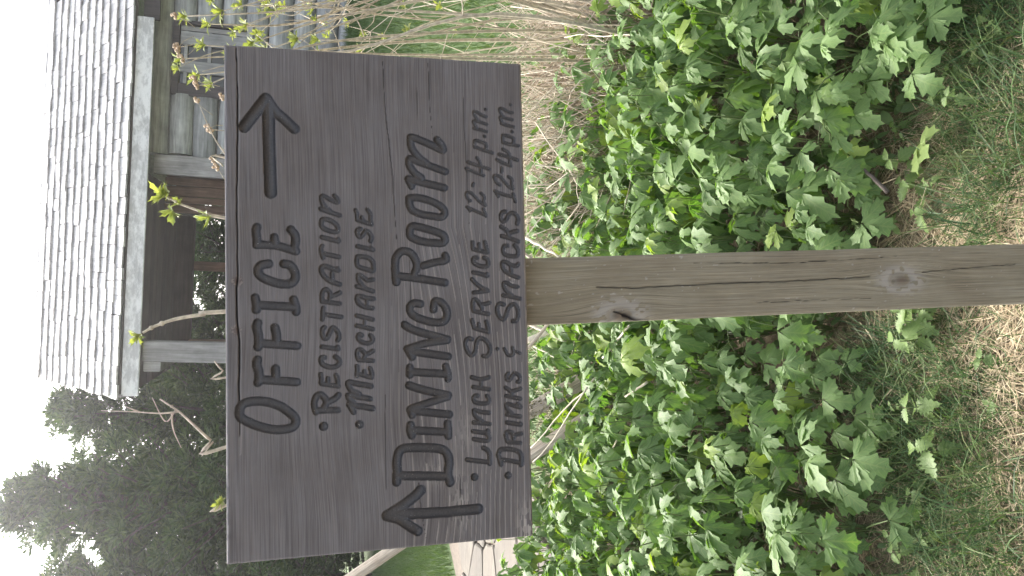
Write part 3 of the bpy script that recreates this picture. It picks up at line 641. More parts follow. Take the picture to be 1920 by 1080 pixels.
trees = [(-4.9, 13.2, 5.0, 1.2, 'tall dark evergreen tree at the left edge of the photo'),
         (-3.4, 13.0, 5.15, 1.25, 'broad dark evergreen tree in the middle of the group left of the cabin'),
         (-2.3, 14.2, 4.9, 1.0, 'narrow evergreen tree standing right against the left end of the shingle roof'),
         (-1.0, 18.2, 4.2, 1.1, 'evergreen tree behind the porch, next to the left porch post'),
         (.55, 18.6, 4.4, 1.2, 'evergreen tree seen through the porch right of the thin brown post'),
         (1.9, 19.5, 4.2, 1.1, 'evergreen tree half hidden behind the brown plank wall of the porch'),
         (-1.75, 16.2, 4.6, 1.0, 'evergreen tree just behind the left rake of the roof'),
         (-6.7, 14.6, 5.3, 1.2, 'evergreen tree outermost on the left of the group'),
         (-4.1, 16.5, 5.2, 1.2, 'evergreen tree behind the two broad ones left of the cabin')]
for i, (x, y, h, wdt, lab) in enumerate(trees):
    z0 = float(terrain(x, y)) - .05
    t = thing('evergreen_tree', lab, 'tree', (x, y, z0), 'evergreen trees around the cabin')
    t.rotation_euler = (0, 0, i * 1.9 + .4); v = i % 2; sc_ = h / (5.4 if v == 0 else 5.0)
    t.scale = (wdt, wdt, sc_)
    link('crown', EV[v][0], M_needle, t); link('trunk', EV[v][1], M_trunk, t)

# ------------------------------------------------------------------ split rails, leaning behind the sign
def rail(a, c, wd, hgt, label, moss=False, seed=0):
    a, c = Vector(a), Vector(c); L = (c - a).length
    r = np.random.default_rng(seed)
    n_, k = 14, 30
    prof = []
    for i in range(n_):
        th = 2 * math.pi * i / n_
        q = (abs(math.cos(th)) ** 3 + abs(math.sin(th)) ** 3) ** (-1 / 3)
        prof.append((q * math.cos(th) * wd / 2 * r.uniform(.85, 1.1), q * math.sin(th) * hgt / 2 * r.uniform(.85, 1.1)))
    prof = np.array(prof); ci = 9                          # a split runs along one side
    V = []
    for j in range(k):
        t = j / (k - 1); x = t * L
        for i in range(n_):
            p = prof[i] * (1 + .05 * math.sin(x * 5 + i * 1.7)) * (1 - .08 * (1 - t))
            if i == ci: p = p * (.38 + .08 * math.sin(x * 9))
            V.append((x + (r.uniform(-.02, .02) if j in (0, k - 1) else 0), p[0], p[1]))
    V = np.array(V); F = [(j * n_ + i, (j + 1) * n_ + i, (j + 1) * n_ + (i + 1) % n_, j * n_ + (i + 1) % n_) for j in range(k - 1) for i in range(n_)]
    me = mesh_np('split_rail', V, [np.array(F), np.array([list(range(n_)), [(k - 1) * n_ + i for i in range(n_)][::-1]])], False)
    ga = me.attributes.new('grain', 'FLOAT_VECTOR', 'POINT'); th = np.arctan2(V[:, 2], V[:, 1])
    ga.data.foreach_set('vector', np.stack([th * .03, V[:, 0], V[:, 1]], -1).astype(np.float32).ravel())
    wa = me.attributes.new('wear', 'FLOAT_COLOR', 'POINT'); cw = np.zeros((len(V), 4), np.float32)
    cw[ci::n_, 0] = .9
    wa.data.foreach_set('color', cw.ravel())
    o = link('split_rail', me, M_rail); tag(o, label, 'rail')
    o.location = a; o.rotation_euler = (c - a).to_track_quat('X', 'Z').to_euler()
    if moss:
        q = []
        for i in range(500):
            x = r.uniform(.55, .92) * L; th2 = r.normal(2.2, .7)
            q.append(np.array([x, math.cos(th2) * wd * .52, math.sin(th2) * hgt * .52]))
        q = np.array(q); d = r.normal(0, 1, (500, 3)) * np.array([.5, 1, 1]); d /= np.linalg.norm(d, axis=1, keepdims=True)
        link('moss_patch', mesh_np('moss_patch', *ribbons(np.stack([q, q + d * .008], 1), .006, np.roll(d, 1, 1))), M_moss, o)
    return o
rail((-2.25, 4.75, 1.83), (-.52, 3.12, .235), .055, .058, 'pale split rail with a long dark crack leaning down behind the sign into the leaves', seed=3)
rail((-1.0, 3.75, 1.0), (-.36, 3.1, .26), .06, .06, 'mossy brown split rail ending in the leaves left of the post', True, 4)
fp = link('fence_post', mesh_np('fence_post', *tubes([[(-2.32, 4.86, -.2), (-2.3, 4.86, .8), (-2.28, 4.88, 1.95)]], [[.075, .07, .06]], 10)), M_bark)
tag(fp, 'round grey fence post carrying the upper end of the split rail', 'post')

# ------------------------------------------------------------------ the carved sign
BO = Vector((-0.0192948, 1.0134042, 1.2620966))
BX = Vector((0.99611748, 0.07032392, 0.05295766)); BY = Vector((-0.07126591, 0.99732721, 0.01611218)); BZ = Vector((-0.05168305, -0.0198237, 0.99846658))
SB = Vector((.085, 1.11, 0.0))
sign = thing('wooden_sign', 'dark stained wooden sign board with carved lettering and two arrows on a weathered grey post', 'sign', SB)
MB = Matrix(((BX.x, BY.x, BZ.x, BO.x - SB.x), (BX.y, BY.y, BZ.y, BO.y - SB.y), (BX.z, BY.z, BZ.z, BO.z - SB.z), (0, 0, 0, 1)))
BW, BH, BT = .62, .37374, .038
NU, NV = 760, 458
gx_ = np.linspace(-BW / 2, BW / 2, NU); gz_ = np.linspace(-BH / 2, BH / 2, NV)
GX, GZ = np.meshgrid(gx_, gz_, indexing='ij')
def catmull(p):
    p = np.array(p, float)
    if len(p) < 3: return p
    closed = np.allclose(p[0], p[-1])
    q = np.vstack([p[-2] if closed else 2 * p[0] - p[1], p, p[1] if closed else 2 * p[-1] - p[-2]])
    out = []
    for i in range(1, len(q) - 2):
        for t in np.linspace(0, 1, 6)[:-1]:
            a, b_, c, d = q[i - 1], q[i], q[i + 1], q[i + 2]
            out.append(.5 * ((2 * b_) + (-a + c) * t + (2 * a - 5 * b_ + 4 * c - d) * t * t + (-a + 3 * b_ - 3 * c + d) * t ** 3))
    out.append(q[-2]); return np.array(out)
def seg_dist(px, pz, pts):
    d = np.full(px.shape, 1e9)
    for a, c in zip(pts[:-1], pts[1:]):
        v = c - a; L2 = v @ v + 1e-14
        t = np.clip(((px - a[0]) * v[0] + (pz - a[1]) * v[1]) / L2, 0, 1)
        d = np.minimum(d, np.hypot(px - a[0] - t * v[0], pz - a[1] - t * v[1]))
    return d
depth = np.zeros((NU, NV)); gid = np.full((NU, NV), -1)
FX = (GX[:-1, :-1] + GX[1:, 1:]) / 2; FZ = (GZ[:-1, :-1] + GZ[1:, 1:]) / 2
fid = np.full(FX.shape, -1); wear = np.zeros((NU, NV, 4), np.float32)
for k, (kind, strokes) in enumerate(GLYPHS):
    for r, pts in strokes:
        r = r * 1e-4; p = catmull(np.array(pts) * 1e-4); m_ = r + .002
        i0, i1 = np.searchsorted(gx_, [p[:, 0].min() - m_, p[:, 0].max() + m_]); j0, j1 = np.searchsorted(gz_, [p[:, 1].min() - m_, p[:, 1].max() + m_])
        i1 = min(i1, NU - 1); j1 = min(j1, NV - 1)
        sx, sz = GX[i0:i1, j0:j1], GZ[i0:i1, j0:j1]
        rag = r * (1 + .05 * (vnoise(sx * 700, sz * 900, k) - .5))
        d = seg_dist(sx, sz, p) / rag
        dep = np.where(d < 1, (r * .95 if kind != 'B' else r * .8) * np.sqrt(np.clip(1 - d * d, 0, 1)) ** .85, 0)
        depth[i0:i1, j0:j1] = np.maximum(depth[i0:i1, j0:j1], dep)
        d2 = seg_dist(FX[i0:i1, j0:j1], FZ[i0:i1, j0:j1], p)
        sub = fid[i0:i1, j0:j1]; sub[(d2 < r) & ((sub < 0) | True)] = k
CRACKS = [(11, .006, [(3061, 1728), (2470, 1713), (1038, 1733), (268, 1725), (140, 1738), (-306, 1735), (-497, 1712), (-1128, 1721), (-1505, 1712), (-1817, 1719)]),
          (6, .002, [(3011, -40), (2427, -58), (1541, -138), (593, -182)]), (6, .002, [(3028, -622), (2456, -631), (2040, -665)]),
          (7, .002, [(-2312, -398), (-2609, -419), (-3040, -485)]), (5, .002, [(-2250, -921), (-2717, -938), (-3034, -931)]),
          (5, .0015, [(2760, -1072), (2197, -1081), (941, -1116)]), (5, .0012, [(-1204, 0), (-2640, 10)]), (5, .0012, [(900, -330), (200, -345), (-300, -340)]), (5, .0012, [(1900, -480), (2700, -470)])]
for r, dp, pts in CRACKS:
    r *= 1e-4; p = np.array(pts, float) * 1e-4
    d = seg_dist(GX, GZ + .0006 * (vnoise(GX * 60, GX * 0, 3) - .5), p)
    taper = (.55 + .7 * vnoise(GX * 14, GX * 0 + r, 8)) * smooth01(min(p[:, 0]) - .002, min(p[:, 0]) + .06, GX) + .05
    v = np.clip(1 - d / (r * taper), 0, 1)
    depth = np.maximum(depth, dp * v); wear[..., 0] = np.maximum(wear[..., 0], np.clip(v * 2.2, 0, 1))
    lip = np.exp(-((d - r * 1.7) / (r * .6)) ** 2) * (GZ < np.interp(GX, np.sort(p[:, 0]), p[np.argsort(p[:, 0]), 1]))
    wear[..., 1] = np.maximum(wear[..., 1], .35 * lip * (dp > .004))
for cx, cz, r, b_ in ((.0223, .1732, .0062, .6), (-.0369, .1747, .0056, .6), (.0215, -.1655, .0045, 0)):
    d = np.hypot(GX - cx, GZ - cz) / r * (1 + .35 * (vnoise(GX * 500, GZ * 500, 4) - .5))
    depth += .0016 * np.clip(1 - d, 0, 1) * (vnoise(GX * 420, GZ * 420, 6) - .2)
    wear[..., 2] = np.maximum(wear[..., 2], b_ * np.clip(1.4 - d, 0, 1))
    wear[..., 1] = np.maximum(wear[..., 1], (.55 if b_ else .95) * np.exp(-((d - .8) / .3) ** 2) * (vnoise(GX * 700, GZ * 700, 2) > .55))
# bare weathered patches and pale latewood lines
arch = GZ + .030 * np.exp(-((GZ + .085) / .05) ** 2) * np.clip(1 - ((GX + .17) / .26) ** 2, 0, 1) + .012 * (vnoise(GX * 7, GZ * 14, 1) - .5)
lines = np.clip(np.sin(arch * 2 * np.pi / .0088 + 2 * vnoise(GX * 5, GZ * 30, 2)) - .86, 0, 1) / .14
low = smooth01(.02, -.06, GZ) * smooth01(.31, -.05, GX)
wear[..., 1] += .6 * lines * low * (vnoise(GX * 25, GZ * 300, 5) > .3)
for cx, cz, sx, sz, a_ in ((-.262, -.093, .03, .012, .5), (-.222, -.065, .016, .022, .35), (-.30, -.18, .03, .012, .8), (-.29, .187, .2, .003, .4), (.1, -.186, .3, .002, .3), (-.17, -.1, .03, .012, .25)):
    g_ = np.exp(-((GX - cx) / sx) ** 2 - ((GZ - cz) / sz) ** 2)
    wear[..., 1] += a_ * g_ * (vnoise(GX * 130, GZ * 900, 9) > .42)
wear[..., 1] = np.clip(wear[..., 1], 0, 1)
depth += .00035 * (vnoise(GX * 9, arch * 700, 7) - .5) + .0002 * (vnoise(GX * 30, GZ * 1100, 4) - .5)
edge = np.minimum(np.minimum(GX + BW / 2, BW / 2 - GX), np.minimum(GZ + BH / 2, BH / 2 - GZ)) * (1 + .5 * (vnoise(GX * 60, GZ * 60, 3) - .5))
depth += .003 * np.clip(1 - edge / .0032, 0, 1) ** 2
VB = np.stack([GX, depth, GZ], -1).reshape(-1, 3)
FB = grid_faces(NU, NV)[:, ::-1]; FI = fid.ravel()
def with_grain(me, idx):
    a = me.attributes.new('grain', 'FLOAT_VECTOR', 'POINT')
    a.data.foreach_set('vector', np.stack([arch.ravel()[idx], GX.ravel()[idx], depth.ravel()[idx] * 0], -1).astype(np.float32).ravel())
    a = me.attributes.new('wear', 'FLOAT_COLOR', 'POINT'); a.data.foreach_set('color', np.ascontiguousarray(wear.reshape(-1, 4)[idx]).ravel())
def take(name, faces):
    idx, inv = np.unique(faces, return_inverse=True)
    return mesh_np(name, VB[idx], inv.reshape(faces.shape)), idx
def add_back(VF_faces):
    """carry the rim of the carved face back to the rear of the board"""
    rim = np.concatenate([np.arange(NU) * NV, (NU - 1) * NV + np.arange(1, NV), (NU - 2 - np.arange(NU - 1)) * NV + NV - 1, NV - 2 - np.arange(NV - 2)])
    return rim
me, idx = take('board', FB[FI < 0]); with_grain(me, idx)
board = link('board', me, M_sign, sign); board.matrix_local = MB
rim = add_back(None); nr = len(rim)
VR = np.concatenate([VB[rim], VB[rim] * np.array([1, 0, 1]) + np.array([0, BT, 0])])
kk = np.arange(nr); k2 = (kk + 1) % nr
mr_ = mesh_np('board_edge', VR, [np.stack([kk, k2, k2 + nr, kk + nr], 1), (np.arange(nr) + nr)[None]], False)
a = mr_.attributes.new('grain', 'FLOAT_VECTOR', 'POINT'); gr = np.stack([VR[:, 2] + VR[:, 1] * .6, VR[:, 0], VR[:, 1]], -1); a.data.foreach_set('vector', gr.astype(np.float32).ravel())
a = mr_.attributes.new('wear', 'FLOAT_COLOR', 'POINT'); wc = np.zeros((len(VR), 4), np.float32); wc[:, 1] = .25 * (vnoise(VR[:, 0] * 90, VR[:, 2] * 90, 3) > .4); a.data.foreach_set('color', wc.ravel())
link('board_edge', mr_, M_sign, board)
for k, (kind, strokes) in enumerate(GLYPHS):
    f = FB[FI == k]
    if not len(f): continue
    nm = {'L': 'carved_letter', 'A': 'carved_arrow', 'B': 'carved_bullet'}[kind]
    me, idx = take(nm, f); link(nm, me, M_paint, board)

# post: relief on the face that shows, plain flanks
def post_mesh():
    nu, nv = 78, 900
    s = np.linspace(-.5, .5, nu); zz = np.linspace(.17, -1.36, nv)
    Sg, Z = np.meshgrid(s, zz, indexing='ij')
    wd = .0925 + (-.207 - Z) * .0068; cx = .008 + (-.207 - Z) * .0239
    wd = np.clip(wd, .09, .099)
    Xc = cx + Sg * wd * (1 + .012 * (vnoise(Z * 9, Sg * 0 + np.sign(Sg), 2) - .5))
    D = np.zeros_like(Z)
    e = (.5 - np.abs(Sg)) * wd
    D += .006 * np.clip(1 - e / .007, 0, 1) ** 2
    warp = Xc - cx
    wr = np.zeros(Z.shape + (4,), np.float32)
    for kx, kz, rx, rzz, am, pale in ((-.028, -.335, .019, .038, .02, .6), (.0194, -.806, .0165, .04, .016, .6)):
        dx, dz = Xc - kx, Z - kz
        q = np.exp(-(dz / (rzz * 2.2)) ** 2) * np.exp(-(dx / (rx * 2.2)) ** 2)
        warp = warp - am * np.tanh(dx / rx) * q
        dd = np.hypot(dx / rx, dz / (rzz * .8))
        wr[..., 2] += .55 * np.exp(-(dd * 2.3) ** 2); wr[..., 1] += pale * np.exp(-((dd - .95) / .5) ** 2) * (vnoise(Xc * 260, Z * 120, 4) > .35)
        D -= .0022 * np.exp(-dd ** 2); D += .0025 * np.exp(-((dd - .55) / .16) ** 2)
    warp = warp + .010 * (vnoise(Z * 4, Xc * 12, 5) - .5)
    gl = np.sin(warp * 2 * np.pi / .0068 + 3 * vnoise(Z * 3, warp * 60, 3))
    D += .0005 * np.clip(gl - .3, 0, 1) + .0005 * (vnoise(Z * 14, warp * 900, 8) - .5)
    wr[..., 0] += .17 * np.clip((gl - .72) / .28, 0, 1) * (vnoise(Z * 6, warp * 200, 12) > .4)
    for r, pts in ((.0011, [(.0125, -.30), (.0112, -.3565), (.0165, -.5), (.0195, -.62), (.0233, -.7186), (.0252, -.75)]), (.0009, [(.0317, -.8466), (.0398, -.97), (.043, -1.03)]), (.0007, [(-.012, -.55), (-.008, -.75)]),
                   (.0007, [(.046, -.45), (.047, -.62), (.056, -.8)]), (.0042, [(-.027, -.338), (-.0335, -.358), (-.0365, -.378)]), (.0022, [(-.022, -.325), (-.030, -.35)])):
        d = seg_dist(Xc + .0012 * (vnoise(Z * 90, Z * 0, 3) - .5), Z, np.array(pts)); v = np.clip(1 - d / r, 0, 1)
        v = v * ((.8 if r > .001 else .35) + (.2 if r > .001 else .65) * vnoise(Z * 30, Z * 0 + r, 5)); D += (.004 if r < .002 else .004) * v; wr[..., 0] = np.maximum(wr[..., 0], np.clip(v * 1.5, 0, 1))
    wr[..., 1] += .7 * ((vnoise(Xc * 300, Z * 160, 21) > .93) & (vnoise(Xc * 40, Z * 18, 22) > .6))
    wr = np.clip(wr, 0, 1)
    V = np.stack([Xc, .0395 + D, Z], -1).reshape(-1, 3); F = grid_faces(nu, nv)
    GR = np.stack([warp, Z, D * 0], -1).reshape(-1, 3); W4 = wr.reshape(-1, 4)
    # flanks, back and top
    L = V.reshape(nu, nv, 3)[0]; R_ = V.reshape(nu, nv, 3)[-1]
    off = len(V); Lb = L.copy(); Lb[:, 1] = .134; Rb = R_.copy(); Rb[:, 1] = .134
    V = np.concatenate([V, L, Lb, R_, Rb]); j = np.arange(nv - 1)
    def strip(a, b_): return np.stack([a + j, b_ + j, b_ + j + 1, a + j + 1], 1)
    F2 = np.concatenate([strip(off + nv, off), strip(off + 2 * nv, off + 3 * nv), strip(off + 3 * nv, off + nv)])
    cap = np.array([[off, off + 2 * nv, off + 3 * nv, off + nv]])
    GR = np.concatenate([GR] + [np.stack([q[:, 1] * 1.0 + q[:, 0] * .2, q[:, 2], q[:, 0]], -1) for q in (L, Lb, R_, Rb)])
    W4 = np.concatenate([W4, np.zeros((4 * nv, 4), np.float32)])
    me = mesh_np('post', V, [F, F2, cap])
    a = me.attributes.new('grain', 'FLOAT_VECTOR', 'POINT'); a.data.foreach_set('vector', GR.astype(np.float32).ravel())
    a = me.attributes.new('wear', 'FLOAT_COLOR', 'POINT'); a.data.foreach_set('color', np.ascontiguousarray(W4, dtype=np.float32).ravel())
    return me
po = link('post', post_mesh(), M_post, sign); po.matrix_local = MB

# ------------------------------------------------------------------ leaves
def lobe(L, Wd, teeth, base, yaw, fold, droop, r, z0=0.0, tw=0.0, jag=.075, belly=1.02):
    n_ = 2 * teeth + 1
    t = np.linspace(0, 1, n_ + 1)
    t = t ** .92
    prof = np.sin(np.pi * np.clip(t, 0, 1) ** belly) ** 1.05
    V, UV, F = [], [], []
    for sgn in (0, 1, -1):
        for i, ti in enumerate(t):
            y = ti * L; x = 0.0; v = ti
            if sgn:
                x = prof[i] * Wd
                if i % 2 == 1 and 0 < i < n_: x *= 1.25; y += jag * L
                elif 0 < i < n_: x *= .74; y -= .012 * L
                x *= sgn * (1 + r.uniform(-.06, .06))
            z = fold * abs(x) - droop * y * y / max(L, 1e-6) + z0 + .06 * Wd * math.sin(ti * 9 + sgn * 1.3) * (1 if sgn else 0) + tw * x
            V.append((x, y, z)); UV.append((.5 + .5 * x / max(Wd, 1e-6), v))
    m_ = n_ + 1
    for i in range(n_):
        for k, (a, b_) in enumerate(((m_, 0), (0, 2 * m_))):
            F.append((a + i, b_ + i, b_ + i + 1, a + i + 1))
    V = np.array(V); c, s = math.cos(yaw), math.sin(yaw)
    V = np.stack([V[:, 0] * c + V[:, 1] * s, -V[:, 0] * s + V[:, 1] * c, V[:, 2]], 1) + np.array(base)
    return V, np.array(F), np.array(UV)
def rot_x(V, a):
    c, s = math.cos(a), math.sin(a)
    return np.stack([V[:, 0], V[:, 1] * c - V[:, 2] * s, V[:, 1] * s + V[:, 2] * c], 1)
def leaf_mesh(name, blades, stalk=None, stalk_r=.0016):
    """blades: (V,F,UV) lobes; stalk: polyline of the leaf stalk, second material"""
    V, F, UV, off = [], [], [], 0
    for v, f, u in blades:
        V.append(v); F.append(f + off); UV.append(u); off += len(v)
    nb = sum(len(f) for f in F); fl = [np.concatenate(F)]
    if stalk is not None:
        tv, tf = tubes([stalk], np.linspace(stalk_r * 1.5, stalk_r, len(stalk))[None], 4)
        V.append(tv); UV.append(np.zeros((len(tv), 2))); fl[0] = np.concatenate([fl[0], tf[0] + off])
    V = np.concatenate(V); UV = np.concatenate(UV)
    me = mesh_np(name, V, fl)
    uv = me.uv_layers.new(name='UVMap'); li = np.concatenate([f.ravel() for f in fl]); uv.data.foreach_set('uv', UV[li].astype(np.float32).ravel())
    if stalk is not None:
        mi = np.zeros(len(me.polygons), np.int32); mi[nb:] = 1; me.polygons.foreach_set('material_index', mi)
    return me
def cone_leaf(seed, reach, height, size, pitch):
    r = np.random.default_rng(seed)
    lob = []
    fo = r.uniform(.15, .45); dr = r.uniform(.25, .7)
    kind = r.uniform()
    c0 = size * r.uniform(.04, .16)
    lob.append(lobe(size, size * r.uniform(.2, .265), 3, (0, c0, 0), r.uniform(-.1, .1), fo, dr, r, .002, 0, .08))
    for sg in (-1, 1):
        L2 = size * r.uniform(.66, .88); yw = sg * r.uniform(.72, 1.08)
        lob.append(lobe(L2, size * r.uniform(.16, .215), 3, (0, c0 * .5, 0), yw, fo * .9, dr * 1.2, r, .0, -sg * .25, .095))
        if kind < .72:                                    # the outer leaflet is cut again near its base
            lob.append(lobe(L2 * r.uniform(.5, .66), size * r.uniform(.11, .15), 2, (math.sin(yw) * L2 * .12, math.cos(yw) * L2 * .12 + c0 * .4, -.001), yw + sg * r.uniform(.5, .8), fo * .8, dr * 1.4, r, -.002, -sg * .3, .08))
        if r.uniform() < .45:
            lob.append(lobe(size * r.uniform(.42, .55), size * r.uniform(.09, .13), 2, (0, c0 + size * .16, .001), sg * r.uniform(.45, .6), fo * .8, dr, r, .003, -sg * .3, .08))
    bl = []
    for v, f, u in lob:
        v = rot_x(v, pitch); v = v + np.array([0, reach, height]); bl.append((v, f, u))
    t = np.linspace(0, 1, 6)
    st = np.stack([0 * t, reach * t ** 1.7, height * (1 - (1 - t) ** 1.5)], 1)
    return leaf_mesh('leaf', bl, st)
LV = []
for i in range(30):
    tier = i % 3
    reach = (U(.015, .05), U(.05, .11), U(.10, .17))[tier]; hgt = (U(.9, 1.0), U(.72, .95), U(.45, .72))[tier]
    me = cone_leaf(100 + i, reach, hgt * .40, U(.078, .112) * (.8 if tier == 0 else 1), (U(-.3, .6), U(-.85, .0), U(-1.05, -.3))[tier])
    me.materials.append(M_leaf); me.materials.append(M_petiole); LV.append((tier, me))
TI = [[m for t, m in LV if t == k] for k in range(3)]

def front_edge(x): return np.interp(x, [-2.2, -1.2, -.75, -.5, -.25, 0, .2, .4, .6, 1.2, 2.2], [2.25, 1.66, 1.62, 1.66, 1.74, 1.82, 1.75, 1.62, 1.52, 1.5, 2.0])
def back_edge(x): return np.interp(x, [-2.4, -1.6, -1.2, -.6, 0, .5, .8, 1.2, 2.2], [3.2, 3.35, 3.5, 3.55, 3.55, 3.1, 2.75, 2.4, 2.2])
def in_view(x, y, m=.3):
    return abs(x - .04 * (y - 1)) < .36 * y + .16 + m
taken = []
cand = np.stack([rng.uniform(-2.2, 2.0, 9000), rng.uniform(1.5, 3.8, 9000)], 1)
for x, y in cand:
    if not (front_edge(x) < y < back_edge(x)) or not in_view(x, y): continue
    dmin = .098 + .014 * (y - 1.6)
    if all((x - a) ** 2 + (y - b_) ** 2 > dmin * dmin for a, b_, *_ in taken): taken.append((x, y))
for x, y in cand[:500]:
    if back_edge(x) < y < back_edge(x) + .8 and in_view(x, y, .1) and rng.uniform() < .5 and len(taken) < 298: taken.append((x, y))
taken = taken[:298]
for i, (x, y) in enumerate(taken):
    e = min(1, max(0, (y - float(front_edge(x))) / .5)); rgt = x > .09
    side = 'right' if rgt else 'left'; off = abs(x - .085 - .02 * (y - 1)) / y
    rowd = 'at the front edge of the bed' if e < .35 else ('in the front half of the bed' if y < 2.2 else ('in the middle of the bed' if y < 2.75 else 'at the back of the bed'))
    cold = ('close to the %s of the post' % side) if off < .11 else (('midway to the %s edge' % side) if off < .26 else 'near the %s photo edge' % side)
    lab = 'jagged-leaved plant %s, %s' % (rowd, cold); grp = 'jagged plants %s %s' % (rowd, cold)
    p = thing('leafy_plant', lab, 'plant', (x, y, float(terrain(x, y)) - .01), grp)
    hs = .52 + .53 * e + U(-.12, .16); p.scale = (1, 1, 1)
    nl = 10 if y < 2.9 else 9
    a0 = U(0, 6.28)
    for k in range(nl):
        tier = 0 if k < 2 else (1 if k < 5 else 2)
        me = TI[tier][int(rng.integers(10))]
        o = bpy.data.objects.new('leaf', me); COL.objects.link(o); o.parent = p
        az_ = a0 + k * 2.4 + U(-.4, .4)
        if rng.uniform() < .42: az_ = math.pi + U(-1., 1.)          # leaves lean to the open side
        o.rotation_euler = (U(-.12, .12), U(-.12, .12), az_); sc_ = U(.62, 1.2); o.scale = (sc_, sc_, hs * U(.9, 1.1))

# ------------------------------------------------------------------ paired-leaf seedlings in front
def ov_leaf(seed, L):
    r = np.random.default_rng(seed)
    v, f, u = lobe(L, L * r.uniform(.3, .36), 6, (0, .004, 0), 0, r.uniform(.2, .4), r.uniform(.15, .5), r, jag=.02, belly=.74)
    return v, f, u
SV = []
for i in range(8):
    v, f, u = ov_leaf(300 + i, 1.0)
    me = leaf_mesh('leaf', [(rot_x(v, U(-.45, .15)), f, u)]); me.materials.append(M_seed); SV.append(me)
def seedling(x, y, h, size, label, group=None, pairs=3, rz=None):
    z0 = float(terrain(x, y))
    p = thing('seedling', label, 'seedling', (x, y, z0), group); p.rotation_euler = (U(-.15, .15), U(-.15, .15), U(0, 6.28) if rz is None else rz)
    t = np.linspace(0, 1, 4)
    link('stem', mesh_np('stem', *tubes([np.stack([.006 * np.sin(t * 3), 0 * t, h * t], 1)], [[.0022, .002, .0017, .0012]], 5)), M_petiole, p)
    for k in range(pairs):
        zz = h * (1 - .26 * k) ; sz = size * (.62, 1.0, .9, .8)[k]
        for sg in (0, math.pi):
            o = link('leaf', SV[int(rng.integers(8))], None, p, (0, 0, zz), (U(-.1, .1) + (.25 if k == 0 else 0), 0, sg + k * math.pi / 2 + U(-.2, .2)))
            o.scale = (sz, sz, sz)
SEED = [((1700, 758), .10, .058, 'pale seedling with paired toothed leaves standing alone in the dark grass left of the post'),
        ((1665, 625), .13, .055, 'seedling with broad toothed leaves touching the left edge of the post'),
        ((1690, 600), .10, .06, 'large-leaved seedling just left of the post, nearest to its lower knot'),
        ((1710, 855), .11, .062, 'pale pointed-leaved seedling below the bed in the left half, with the longest leaves'),
        ((1830, 675), .035, .04, 'tiny seedling of two leaves on the straw left of the post'),
        ((1665, 590), .14, .04, 'upright young seedling squeezed against the left edge of the post'),
        ((1850, 760), .03, .03, 'smallest seedling in the grass at the bottom left of the post'),
        ((1705, 925), .06, .045, 'seedling of two broad pale leaves at the foot of the bed on the left'),
        ((1660, 1000), .07, .045, 'seedling with upright leaves low in the bottom left corner of the bed'),
        ((1665, 295), .10, .05, 'pale seedling with four star-set leaves right of the post'),
        ((1680, 350), .085, .045, 'seedling with drooping pairs of leaves right of the post near the brown straw'),
        ((1610, 370), .08, .045, 'low seedling under the bed edge right of the post'),
        ((1715, 400), .06, .048, 'broad two-leaved seedling between the post and the straw on its right'),
        ((1530, 415), .12, .048, 'seedling with narrow pointed leaves touching the right edge of the post'),
        ((1555, 300), .09, .045, 'seedling below the big lobed leaves right of the post')]
def at_px(x, y, z):          # a point of the place from a reading taken off the photo, at height z
    u, v = 1080 - y, x
    d = right * ((u - 540) / 1507) - upv * ((v - 960) / 1507) + fwd
    return Vector((0, 0, 1.35)) + d * ((z - 1.35) / d.z)
for (px, py), h, sz, lab in SEED:
    q = at_px(px, py, h); seedling(q.x, q.y, h, sz, lab, None, 2 if h < .07 else 3)
for i in range(46):
    x = U(-1.0, 1.05); y = float(front_edge(x)) - U(-.04, .26)
    if abs(x - .07) < .09 or y < 1.3: continue
    seedling(x, y, U(.03, .09), U(.022, .042), ('small seedling with paired leaves along the front edge of the bed left of the post' if x < .09 else 'small seedling with paired leaves along the front edge of the bed right of the post'),
             'small seedlings left of the post' if x < .09 else 'small seedlings right of the post', 2)
# one broad three-lobed leaf lying out on the straw
q = at_px(1740, 275, .05)
fl = thing('fallen_leaf', 'single pale three-lobed leaf with a long stalk lying on the straw', 'leaf', (q.x, q.y, .075))
r_ = np.random.default_rng(9)
bl = [lobe(.062, .021, 3, (0, 0, 0), 0, .2, .25, r_), lobe(.055, .02, 3, (0, 0, 0), -.95, .2, .3, r_), lobe(.055, .02, 3, (0, 0, 0), .95, .2, .3, r_)]
tt = np.linspace(0, 1, 6)
me = leaf_mesh('blade', bl, np.stack([.02 * tt ** 2, -.075 * tt, -.012 - .03 * tt + .012 * (1 - tt)], 1), .0018); me.materials.append(M_pale); me.materials.append(M_petiole)
o = link('blade', me, None, fl, (0, 0, 0), (.55, 0, 2.6)); o.scale = (1.2, 1.2, 1.2)

# ------------------------------------------------------------------ low ground cover, grass, straw
def scatter(n_, x0, x1, y0, y1, dens):
    P = np.stack([rng.uniform(x0, x1, n_), rng.uniform(y0, y1, n_)], 1)
    return P[rng.uniform(0, 1, n_) < dens(P[:, 0], P[:, 1])]
def bed_d(x, y): return ((y > front_edge(x) - .12) & (y < back_edge(x) + .3)) * np.clip((y - front_edge(x) + .12) * 6, 0, 1)
P = scatter(15000, -2.2, 2.0, 1.35, 4.0, bed_d)
n_ = len(P); hz = rng.uniform(.012, .16, n_) * np.clip((P[:, 1] - front_edge(P[:, 0]) + .2) * 2.5, .25, 1)
az_ = rng.uniform(0, 2 * np.pi, n_); tl = rng.uniform(-.7, .3, n_); L = rng.uniform(.018, .045, n_)
d = np.stack([np.cos(az_) * np.cos(tl), np.sin(az_) * np.cos(tl), np.sin(tl)], 1)
c0 = np.stack([P[:, 0], P[:, 1], terrain(P[:, 0], P[:, 1]) + hz], 1)
